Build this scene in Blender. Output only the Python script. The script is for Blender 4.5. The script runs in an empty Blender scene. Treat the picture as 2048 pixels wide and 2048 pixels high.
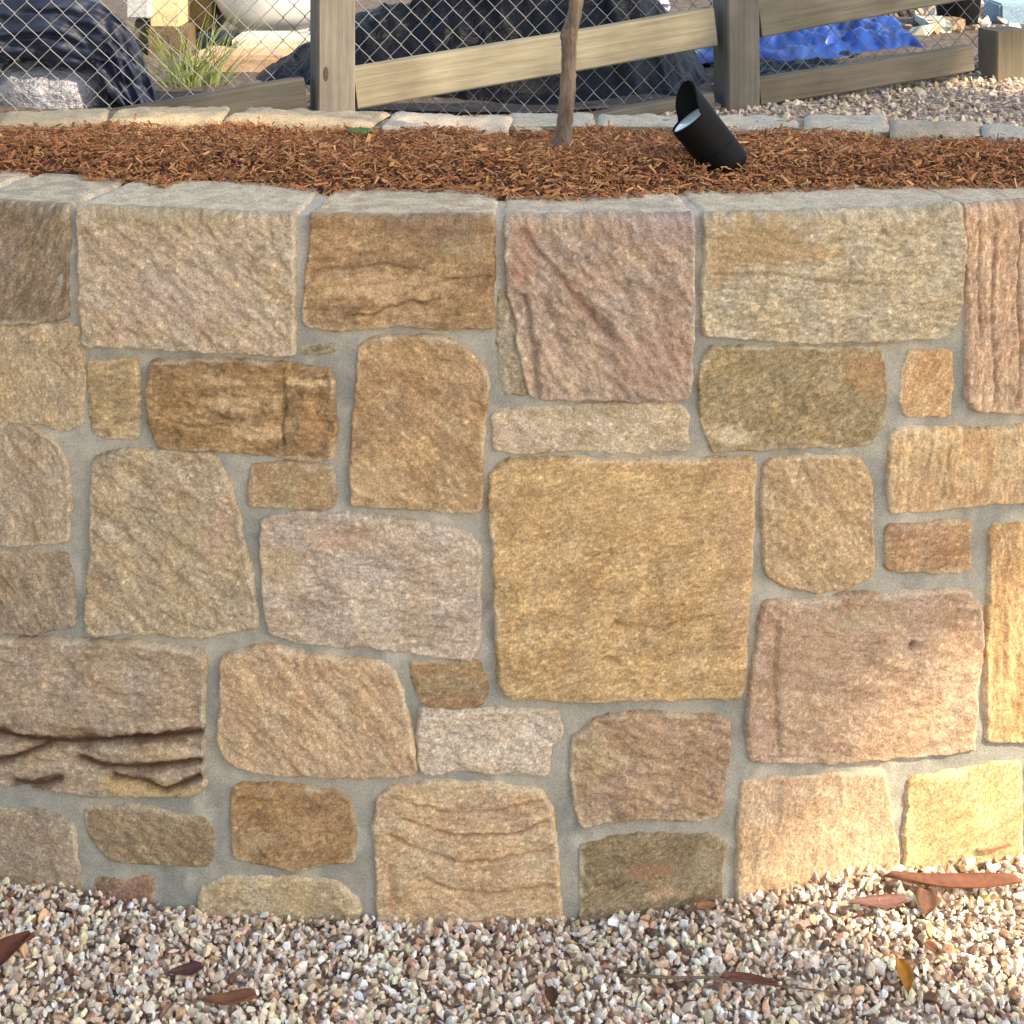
import bpy, bmesh, math, random
import numpy as np
from mathutils import Vector, Matrix

rng = np.random.default_rng(7)
random.seed(7)
S = bpy.context.scene
COL = S.collection

# ------------------------------------------------------------------ camera
F = 3520.0            # focal length in photo pixels (photo 2048 wide)
YH = -358.0           # horizon row in the photo
ZC = 1.367            # camera height
D = 2.2               # camera to the nearest point of the wall face
cam_d = bpy.data.cameras.new('camera')
cam = bpy.data.objects.new('camera', cam_d)
COL.objects.link(cam)
cam.location = (0, 0, ZC)
cam.rotation_euler = (math.radians(90), 0, 0)
cam_d.sensor_width = 36
cam_d.lens = 36 * F / 2048
cam_d.shift_y = -(1024 - YH) / 2048
cam_d.clip_start = 0.05
cam_d.clip_end = 500
S.camera = cam

# ------------------------------------------------------------------ light
SUN = Vector((0.693, -0.404, 0.597)).normalized()
elev = math.asin(SUN.z)
azim = math.atan2(SUN.x, SUN.y)          # clockwise from +Y
W = bpy.data.worlds.new('World')
S.world = W
W.use_nodes = True
nt = W.node_tree
nt.nodes.clear()
sky = nt.nodes.new('ShaderNodeTexSky')
sky.sky_type = 'NISHITA'
sky.sun_disc = False
sky.sun_elevation = elev
sky.sun_rotation = azim
sky.air_density = 1.0
sky.dust_density = 1.5
sky.ozone_density = 1.0
bg = nt.nodes.new('ShaderNodeBackground')
bg.inputs['Strength'].default_value = 0.15
wo = nt.nodes.new('ShaderNodeOutputWorld')
nt.links.new(sky.outputs[0], bg.inputs[0])
nt.links.new(bg.outputs[0], wo.inputs[0])
sl = bpy.data.lights.new('sun', 'SUN')
sl.energy = 2.9
sl.angle = math.radians(0.9)
sl.color = (1.0, 0.88, 0.70)
so = bpy.data.objects.new('sun', sl)
COL.objects.link(so)
so.rotation_euler = SUN.to_track_quat('Z', 'Y').to_euler()
S.view_settings.view_transform = 'Standard'
S.view_settings.look = 'None'
S.view_settings.exposure = 1.35
S.view_settings.use_white_balance = True
S.view_settings.white_balance_temperature = 7350
S.view_settings.white_balance_tint = 10
S.view_settings.gamma = 1.0
S.cycles.use_denoising = True
S.cycles.max_bounces = 6

# ------------------------------------------------------------------ helpers
def lin(c):
    c = np.asarray(c, float) / 255.0
    return np.where(c <= 0.04045, c / 12.92, ((c + 0.055) / 1.055) ** 2.4)

def tag(o, label=None, cat=None, group=None, kind=None):
    if label: o['label'] = label
    if cat: o['category'] = cat
    if group: o['group'] = group
    if kind: o['kind'] = kind
    return o

def empty(name, loc=(0, 0, 0)):
    o = bpy.data.objects.new(name, None)
    o.location = loc
    o.empty_display_size = 0.1
    COL.objects.link(o)
    return o

def mesh_obj(name, verts, faces, mat, parent=None, cols=None, smooth=False, face_cols=None):
    me = bpy.data.meshes.new(name)
    verts = np.asarray(verts, dtype=np.float32)
    if isinstance(faces, np.ndarray):
        n, k = faces.shape
        me.vertices.add(len(verts))
        me.vertices.foreach_set('co', verts.ravel())
        me.loops.add(n * k)
        me.loops.foreach_set('vertex_index', faces.astype(np.int32).ravel())
        me.polygons.add(n)
        me.polygons.foreach_set('loop_start', np.arange(0, n * k, k, dtype=np.int32))
        me.polygons.foreach_set('loop_total', np.full(n, k, dtype=np.int32))
        me.update(calc_edges=True)
    else:
        me.from_pydata([tuple(map(float, v)) for v in verts], [], faces)
        me.update()
    if cols is not None:
        a = me.color_attributes.new('Col', 'FLOAT_COLOR', 'POINT')
        c4 = np.ones((len(verts), 4), np.float32)
        c4[:, :3] = cols
        a.data.foreach_set('color', c4.ravel())
    me.polygons.foreach_set('use_smooth', np.full(len(me.polygons), bool(smooth)))
    me.materials.append(mat)
    o = bpy.data.objects.new(name, me)
    COL.objects.link(o)
    if parent is not None:
        o.parent = parent
        o.matrix_parent_inverse = Matrix.Translation(-Vector(parent.location))
    return o

def _hash(ix, iy, seed):
    h = (ix.astype(np.int64) * 374761393 + iy.astype(np.int64) * 668265263 + int(seed) * 974634777) & 0xFFFFFFFF
    h = ((h ^ (h >> 13)) * 1274126177) & 0xFFFFFFFF
    h = h ^ (h >> 16)
    return h.astype(np.float64) / 4294967296.0

def perlin(x, y, seed=0):
    x0 = np.floor(x); y0 = np.floor(y)
    fx = x - x0; fy = y - y0
    ix = x0.astype(np.int64); iy = y0.astype(np.int64)
    def g(dx, dy):
        a = _hash(ix + dx, iy + dy, seed) * 2 * np.pi
        return np.cos(a) * (fx - dx) + np.sin(a) * (fy - dy)
    u = fx * fx * fx * (fx * (fx * 6 - 15) + 10)
    v = fy * fy * fy * (fy * (fy * 6 - 15) + 10)
    a = g(0, 0) * (1 - u) + g(1, 0) * u
    b = g(0, 1) * (1 - u) + g(1, 1) * u
    return (a * (1 - v) + b * v) * 1.5

def fbm(x, y, seed=0, octv=4, gain=0.5):
    t = 0; a = 1.0; f = 1.0; n = 0
    for i in range(octv):
        t = t + a * perlin(x * f, y * f, seed + i * 17)
        n += a; a *= gain; f *= 2.03
    return t / n

def sstep(a, b, x):
    t = np.clip((x - a) / (b - a), 0, 1)
    return t * t * (3 - 2 * t)

# ------------------------------------------------------------------ materials
def mat_base(name):
    m = bpy.data.materials.new(name)
    m.use_nodes = True
    n = m.node_tree
    p = n.nodes['Principled BSDF']
    return m, n, p

def noise_node(n, scale, detail=4, rough=0.55, vec=None):
    t = n.nodes.new('ShaderNodeTexNoise')
    t.inputs['Scale'].default_value = scale
    t.inputs['Detail'].default_value = detail
    t.inputs['Roughness'].default_value = rough
    if vec is not None: n.links.new(vec, t.inputs['Vector'])
    return t

def obj_coords(n, scale=(1, 1, 1), rot=(0, 0, 0)):
    tc = n.nodes.new('ShaderNodeTexCoord')
    mp = n.nodes.new('ShaderNodeMapping')
    mp.inputs['Scale'].default_value = scale
    mp.inputs['Rotation'].default_value = rot
    n.links.new(tc.outputs['Object'], mp.inputs['Vector'])
    return mp.outputs['Vector']

def ramp(n, fac, stops):
    r = n.nodes.new('ShaderNodeValToRGB')
    e = r.color_ramp.elements
    while len(e) < len(stops): e.new(0.5)
    for el, (pos, c) in zip(e, stops):
        el.position = pos
        el.color = (*c, 1) if len(c) == 3 else c
    n.links.new(fac, r.inputs['Fac'])
    return r

def mul_color(n, a, b, fac=1.0):
    m = n.nodes.new('ShaderNodeMix')
    m.data_type = 'RGBA'; m.blend_type = 'MULTIPLY'
    m.inputs['Factor'].default_value = fac
    n.links.new(a, m.inputs['A']); n.links.new(b, m.inputs['B'])
    return m.outputs['Result']

def bump(n, p, height, dist, strength=1.0):
    b = n.nodes.new('ShaderNodeBump')
    b.inputs['Distance'].default_value = dist
    b.inputs['Strength'].default_value = strength
    n.links.new(height, b.inputs['Height'])
    n.links.new(b.outputs['Normal'], p.inputs['Normal'])
    return b

def attr_mat(name, rough=0.9, grain_scale=300, grain=(0.72, 1.25), bump_d=0.0012, bump_scale=None, spec=0.3):
    m, n, p = mat_base(name)
    a = n.nodes.new('ShaderNodeAttribute'); a.attribute_name = 'Col'
    vec = obj_coords(n)
    t = noise_node(n, grain_scale, 3, 0.6, vec)
    r = ramp(n, t.outputs['Fac'], [(0.28, (grain[0],) * 3), (0.72, (grain[1],) * 3)])
    n.links.new(mul_color(n, a.outputs['Color'], r.outputs['Color']), p.inputs['Base Color'])
    p.inputs['Roughness'].default_value = rough
    p.inputs['Specular IOR Level'].default_value = spec
    if bump_d:
        t2 = noise_node(n, bump_scale or grain_scale * 0.8, 5, 0.65, vec)
        bump(n, p, t2.outputs['Fac'], bump_d)
    return m

def plain_mat(name, rgb, rough=0.6, metal=0.0, spec=0.5, nscale=None, namt=(0.85, 1.12), bump_d=0.0, stretch=(1, 1, 1), detail=5):
    m, n, p = mat_base(name)
    c = lin(rgb)
    p.inputs['Roughness'].default_value = rough
    p.inputs['Metallic'].default_value = metal
    p.inputs['Specular IOR Level'].default_value = spec
    if nscale:
        vec = obj_coords(n, stretch)
        t = noise_node(n, nscale, detail, 0.6, vec)
        r = ramp(n, t.outputs['Fac'], [(0.3, tuple(c * namt[0])), (0.7, tuple(np.minimum(c * namt[1], 0.95)))])
        n.links.new(r.outputs['Color'], p.inputs['Base Color'])
        if bump_d: bump(n, p, t.outputs['Fac'], bump_d)
    else:
        p.inputs['Base Color'].default_value = (*c, 1)
    return m

M_STONE = attr_mat('sandstone', 0.92, 360, (0.64, 1.42), 0.0018, 300, 0.15)
M_MORTAR = attr_mat('mortar', 0.95, 420, (0.78, 1.2), 0.0012, 380, 0.15)
M_GRAVEL = attr_mat('gravel_pebbles', 0.75, 260, (0.8, 1.15), 0.0004, 300, 0.35)
M_MULCH = attr_mat('bark_mulch', 0.95, 350, (0.7, 1.25), 0.0006, 300, 0.15)
M_LEAFLITTER = attr_mat('dry_leaf', 0.7, 160, (0.75, 1.2), 0.0006, 120, 0.4)
M_FOLIAGE = attr_mat('green_leaf', 0.6, 60, (0.8, 1.2), 0.0, None, 0.4)

# ------------------------------------------------------------------ wall coordinates
R = 2.55
CY = D + R
FACE = 0.011          # mean stone face in front of the mortar plane (cylinder R - FACE .. R)
RM = R - FACE         # radius of the mortar face
HT = 0.884            # bed level
HM = 0.866            # mortar top height
V2P = 2048.0 / 1932.0

def ray(px, py):
    return (px - 1024.0) / F, 1.0, -(py - YH) / F

def px_to_uz(px, py, rad=R):
    dx, dy, dz = ray(px, py)
    # (t dx)^2 + (t - CY)^2 = rad^2
    a = dx * dx + 1; b = -2 * CY; c = CY * CY - rad * rad
    t = (-b - math.sqrt(b * b - 4 * a * c)) / (2 * a)
    x, y, z = t * dx, t, ZC + t * dz
    ang = math.atan2(x, CY - y)
    return ang * RM, z

def V_uz(x, y):
    return px_to_uz(x * V2P, y * V2P)

def px_plane_z(px, py, z):
    dx, dy, dz = ray(px, py)
    t = (z - ZC) / dz
    return Vector((t * dx, t, z))

def px_at_y(px, py, y):
    dx, dy, dz = ray(px, py)
    return Vector((dx * y, y, ZC + dz * y))

RB = 0.009
def wall_pos(u, v, h):
    """arc length u, face coordinate v (runs up the face, over the arris and back along the top), height h off the mortar."""
    u = np.asarray(u, float); v = np.asarray(v, float); h = np.asarray(h, float)
    a = u / RM
    s = v - (HM - RB)
    L = RB * np.pi / 2
    th = np.clip(s / RB, 0, np.pi / 2)
    back = np.maximum(s - L, 0)
    # local frame: o = outwards (towards camera), z = up
    o_in = -(RB - RB * np.cos(th)) - back
    z = np.where(s < 0, v, HM - RB + RB * np.sin(th))
    o = o_in + h * np.cos(th)
    z = z + h * np.sin(th)
    r = RM + o
    return np.stack([np.sin(a) * r, CY - np.cos(a) * r, z], -1)

TOPV = HM - RB + RB * math.pi / 2 + 0.17

# ------------------------------------------------------------------ stones
def chaikin(P, it=2, q=0.22):
    P = np.asarray(P, float)
    for _ in range(it):
        Q = np.roll(P, -1, 0)
        A = P * (1 - q) + Q * q
        B = P * q + Q * (1 - q)
        P = np.stack([A, B], 1).reshape(-1, 2)
    return P

def sdf(P, u, v):
    d2 = np.full(u.shape, 1e9); inside = np.zeros(u.shape, bool)
    Q = np.roll(P, -1, 0)
    for (ax, ay), (bx, by) in zip(P, Q):
        ex, ey = bx - ax, by - ay
        wx, wy = u - ax, v - ay
        t = np.clip((wx * ex + wy * ey) / (ex * ex + ey * ey + 1e-12), 0, 1)
        d2 = np.minimum(d2, (wx - t * ex) ** 2 + (wy - t * ey) ** 2)
        c = (ay > v) != (by > v)
        xi = ax + (v - ay) * ex / (ey if abs(ey) > 1e-9 else 1e-9)
        inside ^= c & (u < xi)
    d = np.sqrt(d2)
    return np.where(inside, d, -d)

def line_dist(pts, u, v):
    d2 = np.full(u.shape, 1e9)
    for (ax, ay), (bx, by) in zip(pts[:-1], pts[1:]):
        ex, ey = bx - ax, by - ay
        t = np.clip(((u - ax) * ex + (v - ay) * ey) / (ex * ex + ey * ey + 1e-12), 0, 1)
        d2 = np.minimum(d2, (u - ax - t * ex) ** 2 + (v - ay - t * ey) ** 2)
    return np.sqrt(d2)

T = 'T'
ALB = 1.0
# poly in photo px (1932 scale); (x, T) = carried back over the top of the wall
STONES = [
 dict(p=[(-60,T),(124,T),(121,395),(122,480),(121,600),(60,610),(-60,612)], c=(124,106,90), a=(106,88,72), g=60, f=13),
 dict(p=[(-60,620),(120,619),(148,624),(152,720),(147,800),(118,814),(60,800),(-60,795)], c=(166,142,112), a=(178,150,112), g=120, f=9),
 dict(p=[(147,T),(549,T),(549,400),(551,540),(549,670),(441,667),(294,657),(157,650),(150,551),(145,420)], c=(174,154,130), a=(168,142,116), g=-35, f=17, rough=1.25,
      patch=[(350,560,150,70,(184,160,150),.5),(300,410,140,25,(160,142,108),.6)], marks=[([(500,420),(515,470),(530,500),(545,520)],3,4,(190,170,130),.5)]),
 dict(p=[(164,687),(250,684),(256,760),(254,827),(200,828),(172,815),(163,760)], c=(176,150,104), a=(150,122,78), g=5, f=8),
 dict(p=[(282,691),(310,685),(440,683),(515,690),(622,704),(628,800),(626,860),(612,872),(440,852),(300,848),(280,806),(274,740)], c=(150,113,62), a=(122,86,45), g=0, f=15, rough=1.6,
      patch=[(440,760,70,18,(196,158,112),.8),(480,815,60,18,(204,164,118),.8),(420,720,40,12,(186,146,98),.8),(575,725,40,10,(214,178,120),.9),(590,800,30,50,(176,124,62),.7)], marks=[([(533,700),(536,760),(532,840)],2.2,6,(90,62,34),.7),([(300,770),(380,775),(430,795)],3,5,None,0)]),
 dict(p=[(566,657),(600,648),(632,650),(634,668),(590,673),(563,671)], c=(132,122,98), a=(90,82,60), g=10, f=3),
 dict(p=[(588,T),(932,T),(930,395),(930,480),(928,560),(930,618),(820,620),(760,612),(700,618),(640,622),(574,614),(578,520),(588,450)], c=(158,120,76), a=(132,96,58), g=8, f=16, rough=1.3, lam=(.5,.016,8),
      patch=[(720,540,150,35,(196,158,112),.65),(820,430,110,35,(124,94,72),.7),(880,470,50,30,(150,136,104),.5)],
      marks=[([(640,600),(700,592),(760,572),(830,568)],2,5,(92,62,34),.6),([(590,510),(650,505),(720,498),(800,512)],2,3,(104,72,40),.5),([(780,545),(850,530),(925,520)],2,4,(104,72,40),.5)]),
 dict(p=[(678,660),(700,644),(784,639),(852,646),(887,674),(910,701),(919,725),(910,790),(906,880),(907,961),(900,968),(780,962),(664,954),(664,824),(675,721)], c=(176,138,92), a=(150,110,68), g=-40, f=14,
      patch=[(700,900,70,60,(196,160,112),.6)]),
 dict(p=[(958,T),(1307,T),(1306,402),(1309,500),(1307,600),(1304,700),(1298,752),(1200,756),(1100,750),(1030,755),(1003,745),(988,690),(975,610),(960,540),(957,470)], c=(162,138,124), a=(150,120,104), g=-48, f=20, rough=1.5, lam=(.35,.05,-50),
      patch=[(1080,690,80,60,(184,154,128),.7),(990,490,25,60,(160,112,92),.6),(1250,430,80,40,(160,140,140),.6),(1230,680,80,70,(168,128,112),.6)],
      marks=[([(985,440),(1020,480),(1060,530),(1110,590),(1160,640)],5,7,(132,92,78),.5),([(990,560),(1003,640),(1012,700),(1016,742)],4,9,(100,82,64),.45),([(1020,560),(1050,620),(1060,700)],5,4,None,0)]),
 dict(p=[(943,550),(956,552),(970,616),(984,694),(997,744),(952,746),(940,650)], c=(158,146,124), a=(138,126,104), g=-70, f=6, rough=1.5),
 dict(p=[(932,785),(975,776),(1100,771),(1200,766),(1280,770),(1298,785),(1298,850),(1200,855),(1100,852),(1000,858),(935,850)], c=(184,164,138), a=(164,142,112), g=-30, f=8, patch=[(970,815,40,30,(196,168,148),.7)]),
 dict(p=[(1337,T),(1818,T),(1818,412),(1821,482),(1813,590),(1803,622),(1784,633),(1665,644),(1477,643),(1330,632),(1328,560),(1335,480)], c=(174,158,130), a=(158,142,114), g=-6, f=17, rough=1.2,
      patch=[(1430,455,100,55,(158,128,80),.85),(1520,480,90,14,(168,126,70),.7),(1360,500,40,40,(168,130,84),.7)],
      marks=[([(1350,520),(1450,515),(1560,532),(1680,540)],2,3,(120,100,76),.4)]),
 dict(p=[(1827,T),(2010,T),(2010,780),(1849,776),(1831,752),(1830,650),(1832,560),(1826,430)], c=(194,156,122), a=(176,132,104), g=88, f=17, lam=(.8,.013,88),
      marks=[([(1925,420),(1922,560),(1928,700),(1920,770)],2,6,(112,76,56),.55),([(1880,420),(1872,560),(1880,760)],2,4,(140,98,76),.45),([(1850,420),(1846,520),(1850,640)],2,4,(150,104,84),.5)]),
 dict(p=[(1340,663),(1480,660),(1665,660),(1674,738),(1668,807),(1641,838),(1560,845),(1477,846),(1350,852),(1328,810),(1323,756),(1326,687)], c=(148,126,86), a=(126,108,74), g=25, f=13, rough=1.3,
      patch=[(1640,710,45,60,(160,118,70),.85),(1380,825,50,20,(198,178,144),.85),(1470,690,90,20,(136,118,76),.6)], marks=[([(1440,840),(1452,800),(1500,750),(1560,700)],4,4,None,0)]),
 dict(p=[(1719,667),(1798,667),(1799,756),(1795,786),(1713,786),(1702,756),(1709,715)], c=(184,130,74), a=(196,152,96), g=60, f=8),
 dict(p=[(1686,820),(1720,812),(1840,815),(2010,812),(2010,945),(1850,953),(1760,965),(1685,967),(1683,900)], c=(202,166,118), a=(184,142,96), g=80, f=12, lam=(.7,.017,84),
      patch=[(1860,880,30,50,(194,148,92),.7)], marks=[([(1800,830),(1790,880),(1800,930)],2,3,(160,118,76),.4),([(1870,850),(1872,910),(1840,945)],3,4,(160,112,68),.45)]),
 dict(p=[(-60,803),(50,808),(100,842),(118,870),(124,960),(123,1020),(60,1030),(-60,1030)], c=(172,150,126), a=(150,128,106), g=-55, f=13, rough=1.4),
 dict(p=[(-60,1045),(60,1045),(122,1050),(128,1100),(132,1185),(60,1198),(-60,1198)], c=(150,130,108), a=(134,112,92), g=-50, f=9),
 dict(p=[(178,868),(215,856),(320,855),(400,862),(425,915),(444,971),(458,1046),(472,1107),(480,1188),(430,1191),(376,1206),(300,1197),(163,1196),(160,1150),(172,1040),(170,950),(172,890)], c=(174,152,122), a=(156,134,106), g=-35, f=16, rough=1.15,
      patch=[(410,1010,40,50,(184,146,120),.7),(350,1000,60,60,(160,142,108),.6)]),
 dict(p=[(470,884),(540,878),(625,890),(627,960),(560,962),(470,955)], c=(160,136,96), a=(150,116,82), g=0, f=8),
 dict(p=[(492,985),(560,976),(700,978),(840,1000),(890,1020),(905,1045),(903,1120),(905,1210),(890,1248),(840,1240),(700,1222),(560,1215),(505,1200),(495,1100)], c=(184,164,148), a=(162,140,124), g=0, f=14, rough=1.2,
      patch=[(660,1020,110,16,(184,146,120),.6),(530,1080,40,60,(176,150,112),.6)]),
 dict(p=[(929,900),(940,884),(962,876),(1100,871),(1300,873),(1416,869),(1423,880),(1421,1000),(1415,1100),(1408,1200),(1403,1295),(1394,1318),(1250,1318),(1057,1321),(960,1314),(944,1298),(938,1183),(934,1046),(924,950)], c=(194,154,96), a=(170,130,76), g=10, f=19, rough=.8,
      patch=[(1390,1000,30,300,(178,134,100),.4),(1160,960,200,60,(184,146,88),.5)],
      marks=[([(1160,1180),(1240,1185),(1340,1160)],2.5,3,(140,104,58),.45),([(1140,1240),(1170,1252)],3,2,(130,92,50),.6)]),
 dict(p=[(1448,880),(1465,872),(1579,865),(1624,872),(1638,895),(1644,940),(1647,1000),(1651,1060),(1640,1092),(1600,1112),(1538,1118),(1477,1106),(1448,1084),(1443,978)], c=(184,150,106), a=(166,132,90), g=-45, f=13),
 dict(p=[(1678,998),(1750,994),(1836,991),(1834,1040),(1832,1077),(1784,1083),(1678,1077)], c=(176,134,94), a=(150,106,72), g=2, f=9, lam=(.6,.012,3)),
 dict(p=[(1878,998),(2010,990),(2010,1398),(1868,1402),(1868,1200),(1874,1100)], c=(196,152,94), a=(172,126,74), g=89, f=14, lam=(.7,.013,88)),
 dict(p=[(1445,1140),(1528,1142),(1613,1128),(1829,1121),(1852,1150),(1857,1217),(1844,1302),(1842,1415),(1716,1430),(1545,1442),(1419,1436),(1415,1388),(1422,1285),(1432,1217)], c=(182,148,122), a=(160,124,100), g=-10, f=15, rough=.8,
      patch=[(1520,1230,90,90,(166,128,102),.6),(1640,1170,80,30,(170,152,118),.6),(1445,1390,25,40,(184,142,128),.5),(1460,1300,18,90,(140,98,66),.5)], marks=[([(1468,1180),(1462,1280),(1470,1420)],3,5,None,0),([(1718,1226),(1724,1216)],3,5,(80,60,44),.7)]),
 dict(p=[(1402,1482),(1545,1471),(1670,1463),(1680,1520),(1697,1610),(1697,1720),(1395,1730),(1396,1600)], c=(204,166,128), a=(188,148,110), g=75, f=12, rough=.8),
 dict(p=[(1722,1477),(1800,1462),(1927,1442),(1932,1560),(1930,1680),(1716,1690),(1715,1560)], c=(206,172,116), a=(190,150,92), g=30, f=11, rough=.7),
 dict(p=[(1948,1440),(2040,1430),(2040,1680),(1948,1685)], c=(190,160,120), a=(170,140,104), g=30, f=10),
 dict(p=[(-60,1215),(80,1212),(250,1218),(373,1234),(382,1260),(378,1371),(377,1440),(382,1490),(345,1503),(154,1500),(34,1480),(-60,1465)], c=(168,144,122), a=(150,126,104), g=4, f=19, rough=1.3,
      patch=[(280,1490,130,20,(184,150,90),.9),(330,1425,60,12,(190,162,120),.7),(200,1385,220,10,(120,88,62),.7)],
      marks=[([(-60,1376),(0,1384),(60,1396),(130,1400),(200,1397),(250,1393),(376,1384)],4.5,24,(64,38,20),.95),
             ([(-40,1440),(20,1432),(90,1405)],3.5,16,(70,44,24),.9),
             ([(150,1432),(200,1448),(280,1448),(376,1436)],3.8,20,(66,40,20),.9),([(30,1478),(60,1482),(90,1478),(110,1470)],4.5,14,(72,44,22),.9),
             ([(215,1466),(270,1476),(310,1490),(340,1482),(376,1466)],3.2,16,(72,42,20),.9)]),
 dict(p=[(418,1250),(460,1232),(500,1223),(560,1236),(640,1250),(720,1257),(745,1275),(760,1340),(778,1430),(780,1463),(700,1468),(560,1466),(480,1460),(430,1440),(412,1410),(414,1330)], c=(192,158,120), a=(176,138,102), g=-48, f=15, rough=1.2,
      patch=[(430,1400,30,60,(180,150,112),.5)]),
 dict(p=[(772,1256),(840,1250),(904,1258),(917,1313),(904,1337),(825,1343),(791,1326)], c=(142,118,80), a=(150,104,62), g=5, f=5, rough=1.4),
 dict(p=[(794,1344),(852,1351),(955,1348),(1047,1347),(1058,1388),(1037,1415),(1030,1463),(887,1457),(795,1463),(789,1388)], c=(198,178,160), a=(182,160,142), g=-20, f=12),
 dict(p=[(1085,1398),(1126,1366),(1211,1351),(1340,1360),(1378,1371),(1374,1440),(1364,1490),(1363,1531),(1323,1552),(1194,1545),(1099,1562),(1088,1524),(1078,1456)], c=(166,134,104), a=(148,112,84), g=-20, f=14, rough=1.2,
      patch=[(1130,1440,40,60,(170,144,104),.6),(1230,1380,80,16,(178,136,112),.5)]),
 dict(p=[(436,1505),(450,1488),(520,1490),(600,1500),(645,1507),(658,1530),(666,1590),(665,1628),(610,1632),(560,1648),(500,1636),(440,1622),(436,1570)], c=(160,118,70), a=(132,90,48), g=20, f=11, rough=1.3,
      patch=[(480,1590,40,30,(172,142,98),.7),(590,1570,40,30,(188,144,96),.6)]),
 dict(p=[(712,1515),(735,1498),(823,1483),(930,1486),(1020,1502),(1038,1530),(1050,1630),(1057,1750),(715,1750),(712,1640),(705,1580)], c=(198,164,124), a=(182,144,106), g=5, f=14, rough=1.0,
      marks=[([(735,1505),(790,1525),(860,1538),(940,1533),(1020,1515)],2,5,(140,104,76),.6),([(760,1545),(820,1572),(880,1580),(960,1578),(1035,1555)],2,5,(140,104,76),.6),([(740,1580),(800,1612),(860,1628),(940,1625),(1045,1605)],2.5,5,(146,108,78),.55),([(800,1660),(860,1685),(930,1690),(1045,1675)],2.5,4,(150,112,80),.5),([(735,1640),(740,1680),(735,1725)],5,3,(150,106,66),.5)]),
 dict(p=[(1099,1606),(1148,1593),(1236,1584),(1340,1582),(1372,1600),(1362,1650),(1358,1760),(1100,1770),(1096,1680)], c=(134,114,84), a=(104,86,60), g=25, f=9, rough=1.6,
      patch=[(1230,1650,60,16,(142,96,66),.85),(1260,1692,50,12,(184,146,108),.8),(1330,1640,30,50,(146,134,104),.7),(1130,1630,25,40,(104,90,56),.7)]),
 dict(p=[(158,1530),(275,1531),(337,1548),(381,1557),(401,1610),(390,1636),(322,1636),(234,1630),(199,1624),(164,1578)], c=(146,122,94), a=(128,102,74), g=-30, f=8, rough=1.2),
 dict(p=[(-60,1530),(76,1539),(129,1563),(138,1640),(142,1690),(-60,1700)], c=(158,138,116), a=(142,120,98), g=-20, f=9),
 dict(p=[(376,1685),(425,1664),(557,1665),(636,1676),(674,1712),(674,1775),(370,1775)], c=(184,160,122), a=(168,140,102), g=-10, f=10),
 dict(p=[(175,1669),(280,1664),(283,1715),(190,1718)], c=(142,98,84), a=(120,78,66), g=0, f=5),
]
# plain stones where the wall goes on past the photograph
r2 = random.Random(3)
pal = [((174,154,130),(160,138,112)),((184,146,96),(164,126,78)),((168,138,110),(150,118,92)),((190,160,122),(174,140,102)),((150,120,80),(130,98,62))]
for xs in ([-420, -262, -78], [2030, 2190, 2380]):
    for x0, x1 in zip(xs[:-1], xs[1:]):
        y = 395
        first = True
        while y < 1700:
            h = r2.choice([120, 170, 230, 300])
            y1 = min(y + h, 1760)
            if 1760 - y1 < 80: y1 = 1760
            j = lambda: r2.uniform(-7, 7)
            top = [(x0 + 9, T), (x1 - 9, T)] if first else [(x0 + 9 + j(), y + 9 + j()), ((x0 + x1) / 2, y + 9 + j()), (x1 - 9 + j(), y + 9 + j())]
            cc, aa = r2.choice(pal)
            # bottom right stone of the frame already stands at x < 2045
            if not (x0 == 2030 and False):
                STONES.append(dict(p=top + [(x1 - 9 + j(), (y + y1) / 2), (x1 - 9 + j(), y1 - 9 + j()), ((x0 + x1) / 2, y1 - 9 + j()), (x0 + 9 + j(), y1 - 9 + j()), (x0 + 9 + j(), (y + y1) / 2)],
                                   c=cc, a=aa, g=r2.uniform(-60, 60), f=r2.uniform(9, 16), res=.004))
            first = False
            y = y1

stone_wall = empty('stone_wall', (0, D, 0))
tag(stone_wall, 'curved retaining wall of rough sandstone blocks set in grey mortar above pale gravel', 'wall')

def desat(c, k=.20):
    g_ = float(np.dot(c, (.3, .6, .1)))
    c = c * (1 - k) + g_ * k
    return (c * .82 + lin((194, 172, 140)) * .18) * np.array([1.10, 1.10, 1.055])

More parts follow.
